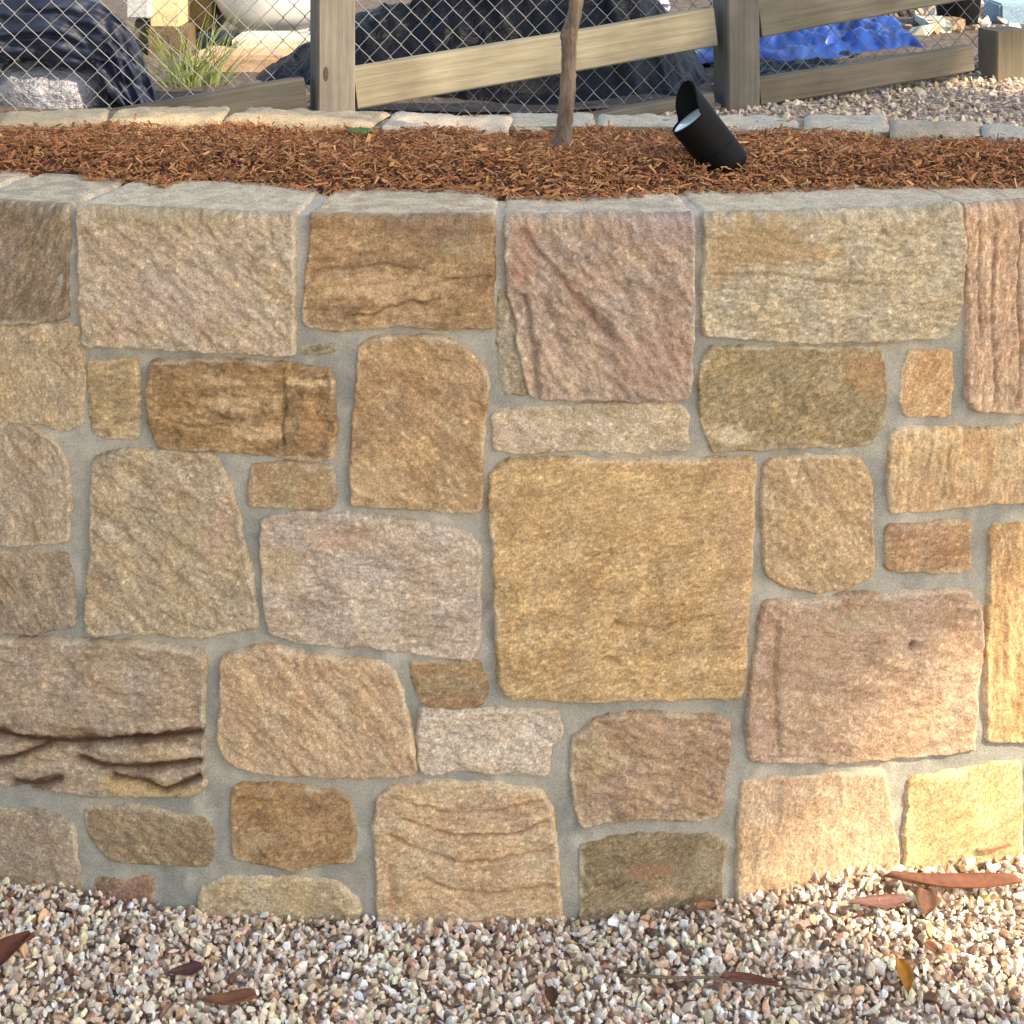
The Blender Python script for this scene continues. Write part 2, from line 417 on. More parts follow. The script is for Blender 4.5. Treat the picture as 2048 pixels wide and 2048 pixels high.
def build_stone(i, s):
    seed = 100 + i * 37
    res = s.get('res', .0021)
    poly = []
    for (x, y) in s['p']:
        if y == T:
            u, _ = V_uz(x, 398); poly.append((u, TOPV))
        else:
            u, z = V_uz(x, y)
            poly.append((u, min(z, HM - 0.002)))
    P = np.array(poly)
    # extra points on long edges so that rounding stays local
    Q = []
    for a, b in zip(P, np.roll(P, -1, 0)):
        n = max(1, int(np.hypot(*(b - a)) / 0.010))
        for k in range(n): Q.append(a + (b - a) * k / n)
    P = chaikin(np.array(Q), 1, .25)
    u0, v0 = P.min(0) - .008; u1, v1 = P.max(0) + .008
    nu = int((u1 - u0) / res) + 1; nv = int((v1 - v0) / res) + 1
    U, Vv = np.meshgrid(np.linspace(u0, u1, nu), np.linspace(v0, v1, nv))
    d = sdf(P, U, Vv)
    d0 = d
    d = d + .0040 + fbm(U / .028, Vv / .028, seed, 3) * .0034 + perlin(U / .009, Vv / .009, seed + 5) * .0010
    f0 = s['f'] * .001
    rough = s.get('rough', 1.0) ** 1.4 * .66
    ga = math.radians(s['g'])
    ug = U * math.cos(ga) + Vv * math.sin(ga); vg = -U * math.sin(ga) + Vv * math.cos(ga)
    rr = .0030 + .008 * fbm(U / .04, Vv / .04, seed + 9, 2)
    rr = np.clip(rr, .0014, .008)
    e = np.clip(d / rr, 0, 1)
    prof = np.sqrt(np.clip(1 - (1 - e) ** 2, 0, 1))
    size = min(u1 - u0, v1 - v0)
    hn = (fbm(U / (.11), Vv / .11, seed + 1, 2) * .0050                       # large swells
          + fbm(ug / .045, vg / .024, seed + 2, 3, .5) * .0032 * rough        # rock face facets along the grain
          + (np.abs(fbm(ug / .030, vg / .014, seed + 3, 3)) - .25) * -.0030 * rough
          - np.abs(fbm(ug / .085 + 3, vg / .034, seed + 7, 3, .45)) * .0085 * rough   # broad split facets
          + fbm(ug / .014, vg / .0085, seed + 4, 2) * .0021 * rough
          + perlin(ug / .0075, vg / .0055, seed + 6) * .0010 * rough)
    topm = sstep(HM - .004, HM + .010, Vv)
    hn *= 1 - .25 * topm
    hn *= min(1.0, .45 + size / .16)
    f0 = f0 * (1 - .6 * topm)
    h = f0 * .66 * prof + hn * (0.15 + .85 * sstep(0, .010, d))
    bright = np.zeros(U.shape)
    # colour
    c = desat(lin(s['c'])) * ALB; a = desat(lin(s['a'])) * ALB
    w = sstep(-.28, .34, fbm(ug / .07, vg / .035, seed + 21, 4, .6))[..., None]
    colr = c * (1 - w) + a * w
    gs = .75 + 1.1 * float(_hash(np.array([i]), np.array([3]), 5)[0]); gc = .75 + .6 * float(_hash(np.array([i]), np.array([9]), 6)[0])
    gr = fbm(ug / (.011 * gs), vg / (.0045 * gs), seed + 22, 3, .7) * gc
    colr = colr * (1 + .50 * gr[..., None])
    spk = sstep(.28, .6, perlin(ug / .006, vg / .0035, seed + 23))[..., None]
    colr = colr * (1 - .20 * spk)
    spl = sstep(.30, .62, perlin(ug / .0075 + 40, vg / .0042, seed + 24))[..., None]
    colr = colr * (1 + .42 * spl)
    # tint drift: some yellower, some pinker
    td = fbm(U / .05, Vv / .05, seed + 25, 3)[..., None]
    colr = colr * (1 + td * np.array([.08, 0, -.14]))
    te = fbm(U / .035 + 7, Vv / .035, seed + 26, 3)[..., None]
    colr = colr * (1 + te * .22)
    # chipped arrises and wiped mortar leave a paler rim on some stones
    rim = (1 - sstep(.002, .009, d + .006 * fbm(U / .012, Vv / .012, seed + 28, 3))) * sstep(-.15, .35, fbm(U / .06, Vv / .06, seed + 29, 2))
    colr = colr * (1 - .5 * rim[..., None]) + lin((212, 198, 170)) * (.5 * rim[..., None])
    # tops of the wall: some mortar slurry, painted paler still for sky light on the ledge
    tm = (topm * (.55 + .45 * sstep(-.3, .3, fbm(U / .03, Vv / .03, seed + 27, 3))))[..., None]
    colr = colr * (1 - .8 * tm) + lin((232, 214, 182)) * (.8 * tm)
    if 'lam' in s:
        amp, wl, ang = s['lam']; an = math.radians(ang)
        q = -U * math.sin(an) + Vv * math.cos(an)
        al = U * math.cos(an) + Vv * math.sin(an)
        q = q + fbm(al / .12, q / .05, seed + 31, 2) * .008
        lm = perlin(q / wl * 2, al / .18, seed + 32) + .5 * perlin(q / wl * 4.3, al / .12, seed + 33)
        h = h + amp * .0016 * lm * sstep(0, .01, d)
        colr = colr * (1 + .26 * amp * lm[..., None])
    for (x, y, rx, ry, pc, st) in s.get('patch', []):
        pu, pv = V_uz(x, y)
        k = .53 / 800
        ru, rv = rx * V2P / 1600, ry * V2P / 1600
        q = ((U - pu) / ru) ** 2 + ((Vv - pv) / rv) ** 2
        q = np.sqrt(q) + fbm(U / .018, Vv / .018, seed + 41 + int(x), 4, .65) * 1.1
        m = (1 - sstep(.50, 1.15, q))[..., None] * min(1, st * 1.05)
        colr = colr * (1 - m) + desat(lin(pc)) * (1 + .30 * gr[..., None]) * m
    for (pts, wmm, dmm, mc, st) in s.get('marks', []):
        pp = [V_uz(*t) for t in pts]
        jg = .25 if dmm > 10 else 1.0
        un = U + fbm(U / .02, Vv / .02, seed + 51, 3) * .004 * jg
        vn = Vv + fbm(U / .02, Vv / .02, seed + 52, 3) * .005 * jg
        ld = line_dist(pp, un, vn)
        wv = wmm * .001 * (1 + .7 * fbm(U / .03, Vv / .03, seed + 53, 2))
        wv = np.maximum(wv, .0007)
        gq = np.exp(-(ld / wv) ** (4 if dmm > 10 else 2))
        h = h - dmm * .001 * gq * sstep(-.002, .006, d)
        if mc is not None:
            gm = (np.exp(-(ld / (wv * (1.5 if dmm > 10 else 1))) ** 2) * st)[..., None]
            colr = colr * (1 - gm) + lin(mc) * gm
    h = np.where(d < 0, d * 2.2 + .0004, h)
    inn = sstep(.0, .006, d)
    h = np.where((d >= 0), np.maximum(h, -.002 + .0072 * inn), h)
    ok = d > -.0055
    idx = -np.ones(U.shape, int)
    idx[ok] = np.arange(ok.sum())
    q = np.stack([idx[:-1, :-1], idx[:-1, 1:], idx[1:, 1:], idx[1:, :-1]], -1).reshape(-1, 4)
    q = q[(q >= 0).all(1)]
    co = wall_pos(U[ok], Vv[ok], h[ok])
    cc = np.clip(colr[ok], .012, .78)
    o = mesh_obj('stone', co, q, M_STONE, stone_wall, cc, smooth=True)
    return P

OUTLINES = []
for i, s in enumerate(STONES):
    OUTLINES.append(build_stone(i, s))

# mortar: one jointed body, front face and top
def build_mortar():
    res = .0042
    u0, u1 = -1.05, 1.12
    v0, v1 = -.08, TOPV + .02
    nu = int((u1 - u0) / res); nv = int((v1 - v0) / res)
    U, Vv = np.meshgrid(np.linspace(u0, u1, nu), np.linspace(v0, v1, nv))
    h = .0015 + fbm(U / .09, Vv / .09, 900, 3) * .005 + fbm(U / .012, Vv / .05, 906, 3) * .0012 + fbm(U / .02, Vv / .02, 901, 3) * .0016
    c = lin((172, 167, 153)); a = lin((148, 147, 138)); b = lin((196, 189, 174))
    w = sstep(-.3, .35, fbm(U / .10, Vv / .10, 902, 4))[..., None]
    col = c * (1 - w) + a * w
    w = sstep(.1, .5, fbm(U / .06, Vv / .06, 903, 3))[..., None] * .7
    col = col * (1 - w) + b * w
    col = col * (1 + .12 * fbm(U / .008, Vv / .008, 904, 3)[..., None])
    # sand-coloured smear where mortar was wiped over the stone edges
    w = sstep(.15, .5, fbm(U / .03, Vv / .03, 905, 3))[..., None] * .35
    col = col * (1 - w) + lin((178, 162, 136)) * w
    tm = sstep(HM - .004, HM + .01, Vv)[..., None] * .7  # mortar top lightened as well: sky light on the ledge put into the colour
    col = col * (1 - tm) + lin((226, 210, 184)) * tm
    idx = np.arange(nu * nv).reshape(nv, nu)
    q = np.stack([idx[:-1, :-1], idx[:-1, 1:], idx[1:, 1:], idx[1:, :-1]], -1).reshape(-1, 4)
    co = wall_pos(U.ravel(), Vv.ravel(), h.ravel())
    # back face of the wall body
    n0 = len(co)
    ub = np.linspace(u0, u1, 60)
    a_ = ub / RM; r_ = RM - .21
    bt = np.stack([np.sin(a_) * r_, CY - np.cos(a_) * r_, np.full(60, HM - .02)], -1)
    bb = bt.copy(); bb[:, 2] = -.08
    top = wall_pos(ub, np.full(60, v1), np.zeros(60))
    bot = wall_pos(ub, np.full(60, v0), np.zeros(60))
    ring = np.concatenate([top, bt, bb, bot])
    fs = []
    for k in range(3):
        for j in range(59):
            A = n0 + k * 60 + j
            fs.append([A, A + 1, A + 61, A + 60])
    q = np.concatenate([q, np.array(fs)])
    co = np.concatenate([co, ring])
    cc = np.concatenate([col.reshape(-1, 3), np.tile(c, (240, 1))])
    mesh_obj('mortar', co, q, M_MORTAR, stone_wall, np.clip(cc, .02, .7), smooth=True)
build_mortar()

# ------------------------------------------------------------------ ground
def sheet(name, x0, x1, y0, y1, nx, ny, zf, mat, kind='structure', cols=None):
    X, Y = np.meshgrid(np.linspace(x0, x1, nx), np.linspace(y0, y1, ny))
    Z = zf(X, Y)
    idx = np.arange(nx * ny).reshape(ny, nx)
    q = np.stack([idx[:-1, :-1], idx[:-1, 1:], idx[1:, 1:], idx[1:, :-1]], -1).reshape(-1, 4)
    o = mesh_obj(name, np.stack([X, Y, Z], -1).reshape(-1, 3), q, mat, None, None, True)
    tag(o, kind=kind)
    return o

GL = [(-420,1655),(0,1657),(140,1678),(280,1706),(420,1725),(560,1735),(800,1738),(1060,1735),(1200,1722),(1380,1696),(1500,1668),(1600,1650),(1780,1630),(1932,1613),(2400,1580)]
gx = [V_uz(*p)[0] for p in GL]; gz = [V_uz(*p)[1] for p in GL]
def wall_y(x):
    return CY - np.sqrt(np.maximum(R * R - np.asarray(x) ** 2, 0.01))
def ground_z(x, y):
    zb = np.interp(x, gx, gz)
    dist = np.maximum(wall_y(x) - y, 0)
    return zb * np.exp(-dist / .16) - .004 * (1 - np.exp(-dist / .16))

def gravel_ground_mat():
    m, n, p = mat_base('gravel_ground')
    vec = obj_coords(n)
    vo = n.nodes.new('ShaderNodeTexVoronoi'); vo.inputs['Scale'].default_value = 95
    n.links.new(vec, vo.inputs['Vector'])
    r = ramp(n, vo.outputs['Color'], [(0.0, tuple(lin((92,74,60)))), (.35, tuple(lin((150,128,110)))), (.7, tuple(lin((188,172,156)))), (1, tuple(lin((214,204,192))))])
    n.links.new(r.outputs['Color'], p.inputs['Base Color'])
    p.inputs['Roughness'].default_value = .9
    inv = n.nodes.new('ShaderNodeMath'); inv.operation = 'SUBTRACT'; inv.inputs[0].default_value = 1
    n.links.new(vo.outputs['Distance'], inv.inputs[1])
    bump(n, p, inv.outputs[0], .006)
    return m
M_GG = gravel_ground_mat()
M_SOIL = plain_mat('soil', (74, 56, 44), .95, nscale=40, namt=(.6, 1.3), bump_d=.01)

g = sheet('ground', -80, 80, -80, 2.9, 2, 2, lambda X, Y: X * 0 - .03, M_GG)
g2 = sheet('gravel_bed', -2.0, 2.0, .3, 2.75, 90, 60, lambda X, Y: ground_z(X, Y) - .012, M_GG)

# pebbles: crushed, angular
def pebble_protos(n, seed):
    out = []
    r = random.Random(seed)
    for k in range(n):
        bm = bmesh.new()
        ax = (r.uniform(.75, 1.35), r.uniform(.6, 1.0), r.uniform(.4, .8))
        for j in range(15):
            v = Vector((r.gauss(0, 1), r.gauss(0, 1), r.gauss(0, 1))).normalized() * r.uniform(.8, 1.0)
            bm.verts.new((v.x * ax[0], v.y * ax[1], v.z * ax[2]))
        res = bmesh.ops.convex_hull(bm, input=bm.verts)
        junk = [e for e in res['geom_interior'] if isinstance(e, bmesh.types.BMVert)]
        bmesh.ops.delete(bm, geom=junk, context='VERTS')
        bm.verts.index_update()
        V = np.array([v.co[:] for v in bm.verts]); Fc = np.array([[v.index for v in f.verts] for f in bm.faces])
        bm.free()
        out.append((V, Fc))
    return out
PEB = pebble_protos(24, 5)

def rot_mats(n, r, tilt=1.0):
    q = r.normal(size=(n, 4)); q[:, 1:3] *= tilt
    q /= np.linalg.norm(q, axis=1)[:, None]
    w, x, y, z = q.T
    return np.stack([np.stack([1-2*(y*y+z*z), 2*(x*y-z*w), 2*(x*z+y*w)], -1),
                     np.stack([2*(x*y+z*w), 1-2*(x*x+z*z), 2*(y*z-x*w)], -1),
                     np.stack([2*(x*z-y*w), 2*(y*z+x*w), 1-2*(x*x+y*y)], -1)], 1)

def scatter(name, protos, pos, size, cols, mat, tilt=1.0, smooth=False, r=rng, parent=None, label=None, rots=None):
    pid = r.integers(0, len(protos), len(pos))
    RM_ = rots if rots is not None else rot_mats(len(pos), r, tilt)
    Vs, Fs, Cs = [], [], []; off = 0
    for k, (V, Fc) in enumerate(protos):
        sel = np.where(pid == k)[0]
        if not len(sel): continue
        vv = np.einsum('nij,vj->nvi', RM_[sel], V) * size[sel][:, None, None] + pos[sel][:, None, :]
        ff = Fc[None] + (off + np.arange(len(sel)) * len(V))[:, None, None]
        Vs.append(vv.reshape(-1, 3)); Fs.append(ff.reshape(-1, Fc.shape[1]))
        Cs.append(np.repeat(cols[sel], len(V), 0)); off += len(sel) * len(V)
    o = mesh_obj(name, np.concatenate(Vs), np.concatenate(Fs), mat, parent, np.concatenate(Cs), smooth)
    tag(o, label, None, None, 'stuff')
    return o

def palette_pick(pal, wts, n, r, var=.12):
    P = np.array([lin(c) for c in pal])
    w = np.array(wts, float); w /= w.sum()
    c = P[r.choice(len(P), n, p=w)]
    c = c * np.array([1.15, 1.13, 1.07]) * (1 + r.normal(0, var, (n, 1))) * (1 + r.normal(0, .03, (n, 3)))
    return np.clip(c, .015, .88)

GPAL = [(232,222,208),(220,202,184),(208,184,166),(192,166,146),(224,210,180),(190,178,168),(158,128,108),(124,98,82),(202,166,134),(236,230,224),(172,130,106),(104,84,72)]
GW = [26,22,14,8,14,6,4,2,5,18,2,3]
sp = .0084
gxs = np.arange(-1.05, 1.15, sp); gys = np.arange(1.62, 2.42, sp)
X, Y = np.meshgrid(gxs, gys)
P3 = []
for layer in range(2):
    x = X.ravel() + rng.uniform(-.5, .5, X.size) * sp + layer * sp / 2; y = Y.ravel() + rng.uniform(-.5, .5, X.size) * sp + layer * sp / 2
    keep = (y < wall_y(x) + .012)
    if layer == 1: keep &= rng.random(len(x)) < .36
    x, y = x[keep], y[keep]
    z = ground_z(x, y) - .006 + layer * .005 + rng.uniform(-.002, .003, len(x)) + fbm(x / .12, y / .12, 77, 2) * .006
    P3.append(np.stack([x, y, z], -1))
pos = np.concatenate(P3)
size = np.clip(rng.lognormal(math.log(.0051), .34, len(pos)), .0026, .0105)
gobj = scatter('gravel', PEB, pos, size, palette_pick(GPAL, GW, len(pos), rng), M_GRAVEL,
        label='pale crushed gravel of white, pink and tan chips along the wall foot')

# ------------------------------------------------------------------ planting bed and mulch
ML = [(-420,322),(0,322),(150,323),(156,337),(270,340),(310,353),(345,338),(430,338),(540,351),(620,362),(700,355),(850,358),(900,362),(960,372),(1080,375),(1200,368),(1300,358),(1420,362),(1500,358),(1600,352),(1932,350),(2400,345)]
mlx, mlo = [], []
for p in ML:
    w = px_plane_z(p[0] * V2P, p[1] * V2P, HM + .009)
    a_ = math.atan2(w.x, CY - w.y)
    mlx.append(a_ * RM); mlo.append(math.hypot(w.x, CY - w.y))
def mulch_mask(x, y):
    """distance (m) behind the mulch edge, positive inside the bed"""
    a_ = np.arctan2(x, CY - y); rad = np.hypot(x, CY - y)
    return np.interp(a_ * RM, mlx, mlo) - rad
def mulch_z(x, y):
    m = mulch_mask(x, y)
    z = HM - .03 + .035 * sstep(-.012, .002, m) + (HT + .006 - HM) * sstep(0, .10, m) + fbm(np.asarray(x) / .16, np.asarray(y) / .16, 55, 3) * .012 * sstep(0, .05, m)
    return z - .008 * sstep(2.50, 2.70, np.asarray(y))
RIM = [(-260,-6,250,247,-.004,(170,150,120)),(0,210,244,238,0,(208,184,148)),(216,440,237,236,.004,(208,184,148)),(446,742,236,248,.002,(208,184,148)),(764,1012,250,254,0,(212,194,172)),(1020,1190,248,248,-.003,(198,186,164)),(1196,1420,248,251,-.004,(198,186,164)),
       (1426,1604,251,252,-.002,(198,186,164)),(1610,1776,252,257,0,(198,186,164)),(1782,1960,262,268,.002,(186,168,144)),(1966,2300,272,286,0,(198,186,164))]
rim_x, rim_y = [], []
for t in RIM:
    for xx, yy in ((t[0], t[2]), (t[1], t[3])):
        w = px_plane_z(xx, yy, HT + .018); rim_x.append(w.x); rim_y.append(w.y)
bed = sheet('garden_bed', -1.2, 1.25, 2.16, 2.86, 320, 100, lambda X, Y: np.where(mulch_mask(X, Y) < -.03, HT - .06, mulch_z(X, Y) - .004), M_MULCH)
me = bed.data
bm = bmesh.new(); bm.from_mesh(me)
kill = [v for v in bm.verts if math.hypot(v.co.x, CY - v.co.y) > RM - .02 or v.co.y > np.interp(v.co.x, rim_x, rim_y) + .03]
bmesh.ops.delete(bm, geom=kill, context='VERTS'); bm.to_mesh(me); bm.free()
a = me.color_attributes.new('Col', 'FLOAT_COLOR', 'POINT')
c4 = np.ones((len(me.vertices), 4), np.float32); c4[:, :3] = lin((108, 72, 52)); a.data.foreach_set('color', c4.ravel())


def chip_protos(n, seed):
    r = random.Random(seed); out = []
    for k in range(n):
        L = r.uniform(.7, 1.3); w = r.uniform(.12, .36); t = r.uniform(.06, .14); b = r.uniform(-.12, .2)
        V = []
        for (sx, ww) in ((-1, r.uniform(.4, 1)), (1, r.uniform(.3, 1))):
            V += [(sx * L, -w * ww, b * sx - t), (sx * L, w * ww, b * sx - t), (sx * L, w * ww * .9, b * sx + t), (sx * L, -w * ww * .9, b * sx + t)]
        Fc = [[q, (q + 1) % 4, 4 + (q + 1) % 4, 4 + q] for q in range(4)] + [[3, 2, 1, 0], [4, 5, 6, 7]]
        out.append((np.array(V), np.array(Fc)))
    return out
CHIP = chip_protos(14, 3)
N = 80000
x = rng.uniform(-1.1, 1.15, N); y = rng.uniform(2.22, 2.86, N)
m = mulch_mask(x, y)
k = (m > rng.normal(.0, .004, N)) & (y < np.interp(x, rim_x, rim_y) + .004)
x, y, m = x[k], y[k], m[k]
z = mulch_z(x, y) + np.abs(rng.normal(.003, .004, len(x)))
size = np.clip(rng.lognormal(math.log(.0038), .40, len(x)), .0018, .010)
MPAL = [(188,136,94),(172,117,80),(198,154,112),(150,100,72),(116,80,60),(206,170,130),(180,121,86),(180,140,90)]
mc = palette_pick(MPAL, [18,20,9,16,9,2,14,4], len(x), rng, .15)
scatter('mulch', CHIP, np.stack([x, y, z], -1), size, mc, M_MULCH, tilt=.2, label='reddish brown shredded bark mulch filling the raised garden bed')

# rear rim of the bed
back_wall = empty('rear_wall', (0, 2.8, .6))
tag(back_wall, 'low rear rim of pale stone blocks behind the bark mulch', 'wall')
def rim_block(xa, xb, ya, yb, dz, col, seed, depth=.10):
    # xa..xb photo columns (2048), ya/yb rows of the front top arris at both ends
    zt = HT + .018 + dz * .5
    A = px_plane_z(xa, ya, zt); B = px_plane_z(xb, yb, zt)
    ex = (B - A); L = ex.length; ex.normalize(); ey = Vector((-ex.y, ex.x, 0))
    res = .006
    nx = max(4, int(L / res)); prof_len = .16 + depth + .05
    nv = int(prof_len / res)
    Uu, Ss = np.meshgrid(np.linspace(0, L, nx), np.linspace(0, prof_len, nv))
    rb = .012; h0 = .16
    s = Ss - (h0 - rb); th = np.clip(s / rb, 0, np.pi / 2); back = np.clip(s - rb * np.pi / 2, 0, depth - rb)
    down = np.maximum(s - rb * np.pi / 2 - (depth - rb), 0)
    o = rb * (1 - np.cos(th)) + back
    zz = np.where(s < 0, Ss - h0, -rb + rb * np.sin(th)) - down
    n = fbm(Uu / .05, Ss / .05, seed, 4, .6) * .008 + fbm(Uu / .2, Ss * 0, seed + 1, 2) * .006
    e = np.minimum(Uu, L - Uu); edge = np.sqrt(np.clip(e / .006, 0, 1)) - 1
    n = n + edge * .004
    o = o - n * np.cos(th); zz = zz + n * np.sin(th)
    co = np.array(A)[None, None] + Uu[..., None] * np.array(ex) + o[..., None] * np.array(ey) + zz[..., None] * np.array((0, 0, 1))
    c = lin(col) * (1 + .3 * fbm(Uu / .03, Ss / .015, seed + 3, 4, .6)[..., None])
    idx = np.arange(nx * nv).reshape(nv, nx)
    q = np.stack([idx[:-1, :-1], idx[:-1, 1:], idx[1:, 1:], idx[1:, :-1]], -1).reshape(-1, 4)
    mesh_obj('stone', co.reshape(-1, 3), q, M_STONE, back_wall, np.clip(c.reshape(-1, 3), .02, .7), True)
for k, t in enumerate(RIM):
    if k not in (3,): t = (t[0] - 2, RIM[k + 1][0] - 3 if k + 1 < len(RIM) else t[1]) + t[2:]
    rim_block(*t, seed=700 + k * 13, depth=.105)
# mortar core of the rim
A = px_plane_z(-260, 248, HT); B = px_plane_z(2300, 292, HT)
cv = []
mid = [px_plane_z(xx, yy, HT + .018) - Vector((0, 0, .026)) for xx, yy in ((-260,248),(300,236),(760,249),(1100,248),(1600,252),(1950,268),(2300,286))]
cv, cf = [], []
for i, pnt in enumerate(mid):
    for (dy, dzz) in ((.012, -.3), (.012, .020), (.09, .020), (.09, -.3)):
        cv.append((pnt.x, pnt.y + dy, pnt.z + dzz))
    if i:
        b0 = (i - 1) * 4; b1 = i * 4
        for q in range(4): cf.append([b0 + q, b0 + (q + 1) % 4, b1 + (q + 1) % 4, b1 + q])
mesh_obj('mortar', cv, np.array(cf), M_MORTAR, back_wall, np.tile(lin((150, 140, 120)), (len(cv), 1)))

# ------------------------------------------------------------------ terrace behind
def terr_z(X, Y):
    z = .66 + .05 * sstep(4.15, 4.6, Y) * sstep(.4, 1.3, X) + .04 * sstep(.1, -.6, X)
    z = z + fbm(X / .5, Y / .5, 61, 3) * .02
    return np.where(Y < 2.84, -.05, z)
terrace = sheet('terrace_ground', -6, 6, 2.80, 12, 240, 240, terr_z, M_GG)
far = sheet('far_ground', -80, 80, 2.86, 160, 2, 2, lambda X, Y: X * 0 + .60, M_SOIL)

# back gravel pebbles on the right, in front of the fence
N = 5200
x = rng.uniform(.35, 1.75, N); y = rng.uniform(3.55, 4.75, N)
z = terr_z(x, y) + .002
size = np.clip(rng.lognormal(math.log(.0085), .3, N), .004, .016)
scatter('gravel', PEB, np.stack([x, y, z], -1), size, palette_pick([(196,182,166),(170,150,134),(212,198,176),(150,132,118),(120,102,90),(206,186,150)], [10,10,8,8,4,5], N, rng), M_GRAVEL,
        label='pale gravel on the upper terrace in front of the timber fence')

# ------------------------------------------------------------------ timber and wire fence
TH = math.radians(18)
FX, FY = -.42, 4.0
fdir = Vector((math.cos(TH), math.sin(TH), 0)); fnor = Vector((math.sin(TH), -math.cos(TH), 0))   # fnor: towards camera
def px_fence(px, py, off=0.0):
    dx, dy, dz = ray(px, py)
    o = Vector((FX, FY, 0)) + fnor * off
    t = o.dot(fnor) / Vector((dx, dy, 0)).dot(fnor)
    p = Vector((t * dx, t, ZC + t * dz))
    return (p - o).dot(fdir), p.z
def f_pos(s, z, off): return Vector((FX, FY, 0)) + fdir * s + fnor * off + Vector((0, 0, z))

def timber_mat():
    m, n, p = mat_base('weathered_timber')
    a = n.nodes.new('ShaderNodeAttribute'); a.attribute_name = 'Col'
    g_ = n.nodes.new('ShaderNodeAttribute'); g_.attribute_name = 'gl'
    mp = n.nodes.new('ShaderNodeMapping'); mp.inputs['Scale'].default_value = (3, 60, 60)
    n.links.new(g_.outputs['Vector'], mp.inputs['Vector'])
    t = noise_node(n, 1.6, 6, .65, mp.outputs['Vector'])
    r = ramp(n, t.outputs['Fac'], [(.3, (.72,) * 3), (.7, (1.2,) * 3)])
    t2 = noise_node(n, 7, 3, .5, g_.outputs['Vector'])
    r2_ = ramp(n, t2.outputs['Fac'], [(.35, (.78, .76, .74)), (.65, (1.12,) * 3)])
    c = mul_color(n, mul_color(n, a.outputs['Color'], r.outputs['Color']), r2_.outputs['Color'])
    n.links.new(c, p.inputs['Base Color'])
    p.inputs['Roughness'].default_value = .85
    bump(n, p, t.outputs['Fac'], .002)
    return m
M_TIMBER = timber_mat()

fence = empty('fence', (FX, FY, .66))
tag(fence, 'timber post and sloping rail fence with wire mesh behind the garden bed', 'fence')

def timber(name, p0, p1, w, t, side, up, col, ends=None):
    """bevelled beam from p0 to p1; side: unit vector across width w, up: unit vector across t"""
    b = .004
    ax = (p1 - p0); L = ax.length; ax = ax.normalized()
    sec = [(-w/2+b, -t/2), (w/2-b, -t/2), (w/2, -t/2+b), (w/2, t/2-b), (w/2-b, t/2), (-w/2+b, t/2), (-w/2, t/2-b), (-w/2, -t/2+b)]
    n = 6; V = []; GLs = []
    rr = random.Random(int(L * 1e4) + int(w * 1e5))
    for i in range(n + 1):
        c = p0 + ax * (L * i / n)
        jx = rr.uniform(-.0012, .0012); jy = rr.uniform(-.0012, .0012)
        for (sx, sy) in sec:
            V.append(c + side * (sx + jx) + up * (sy + jy)); GLs.append((L * i / n + p0.x * 3, sx + p0.z, sy + p0.y))
    Fc = []
    for i in range(n):
        for q in range(8):
            Fc.append([i*8+q, i*8+(q+1) % 8, (i+1)*8+(q+1) % 8, (i+1)*8+q])
    Fc.append(list(range(8))[::-1]); Fc.append(list(range(n*8, n*8+8)))
    o = mesh_obj(name, [v[:] for v in V], Fc, M_TIMBER, fence, np.tile(lin(col) * .72 + np.array([.17, .165, .155]) * .28, (len(V), 1)))
    at = o.data.attributes.new('gl', 'FLOAT_VECTOR', 'POINT')
    at.data.foreach_set('vector', np.array(GLs, np.float32).ravel())
    return o
UP = Vector((0, 0, 1))
PW = .088
def post(pxl, pxr, base_py, top_z, col):
    s0, z0 = px_fence(pxl, base_py, .045); s1, _ = px_fence(pxr, base_py, .045)
    s = (s0 + s1) / 2; w = s1 - s0
    timber('post', f_pos(s, .5, 0), f_pos(s, top_z, 0), w, .09, fdir, fnor, col)
    return s
ps1 = post(636, 711, 222, 1.75, (114, 108, 98))
def post_knot(px, py, rx, rz):
    s_, z_ = px_fence(px, py, .046)
    V, Fc = [], []
    for k, (q, o_) in enumerate(((1, .0452), (.6, .0462), (.05, .0456))):
        for a_ in range(14):
            t_ = a_ / 14 * 2 * math.pi
            V.append(f_pos(s_ + rx * q * math.cos(t_), z_ + rz * q * math.sin(t_), o_)[:])
        if k: Fc += [[(k-1)*14+a_, (k-1)*14+(a_+1) % 14, k*14+(a_+1) % 14, k*14+a_] for a_ in range(14)]
    mesh_obj('knot', V, Fc, plain_mat('timber_knot', (70, 54, 42), .8, nscale=200, namt=(.6, 1.4)), fence, smooth=True)
post_knot(652, 148, .006, .017)
ps2 = post(1456, 1520, 232, 1.75, (108, 101, 88))
ps3 = post(1995, 2062, 148, .83, (112, 98, 72))
psl = ps1 - (ps2 - ps1)
timber('post', f_pos(psl - .12, .5, 0), f_pos(psl - .12, 1.75, 0), .085, .09, fdir, fnor, (146, 130, 104))
def rail(xa, ya0, ya1, xb, yb0, yb1, col, off=.0, t=.045, ext=(0, 0)):
    sa, za0 = px_fence(xa, ya0, off + t/2); _, za1 = px_fence(xa, ya1, off + t/2)
    sb, zb0 = px_fence(xb, yb0, off + t/2); _, zb1 = px_fence(xb, yb1, off + t/2)
    A = f_pos(sa, (za0 + za1) / 2, off); B = f_pos(sb, (zb0 + zb1) / 2, off)
    d = (B - A).normalized()
    w = ((za0 - za1) + (zb0 - zb1)) / 2 * d.dot(fdir)
    A = A - d * ext[0]; B = B + d * ext[1]
    upv = Vector((-fdir.x * d.z, -fdir.y * d.z, d.dot(fdir))).normalized()
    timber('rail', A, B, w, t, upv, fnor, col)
rail(712, 136, 222, 1432, 18, 92, (142, 134, 110))
rail(1521, 0, 76, 1960, -75, -5, (128, 119, 96))
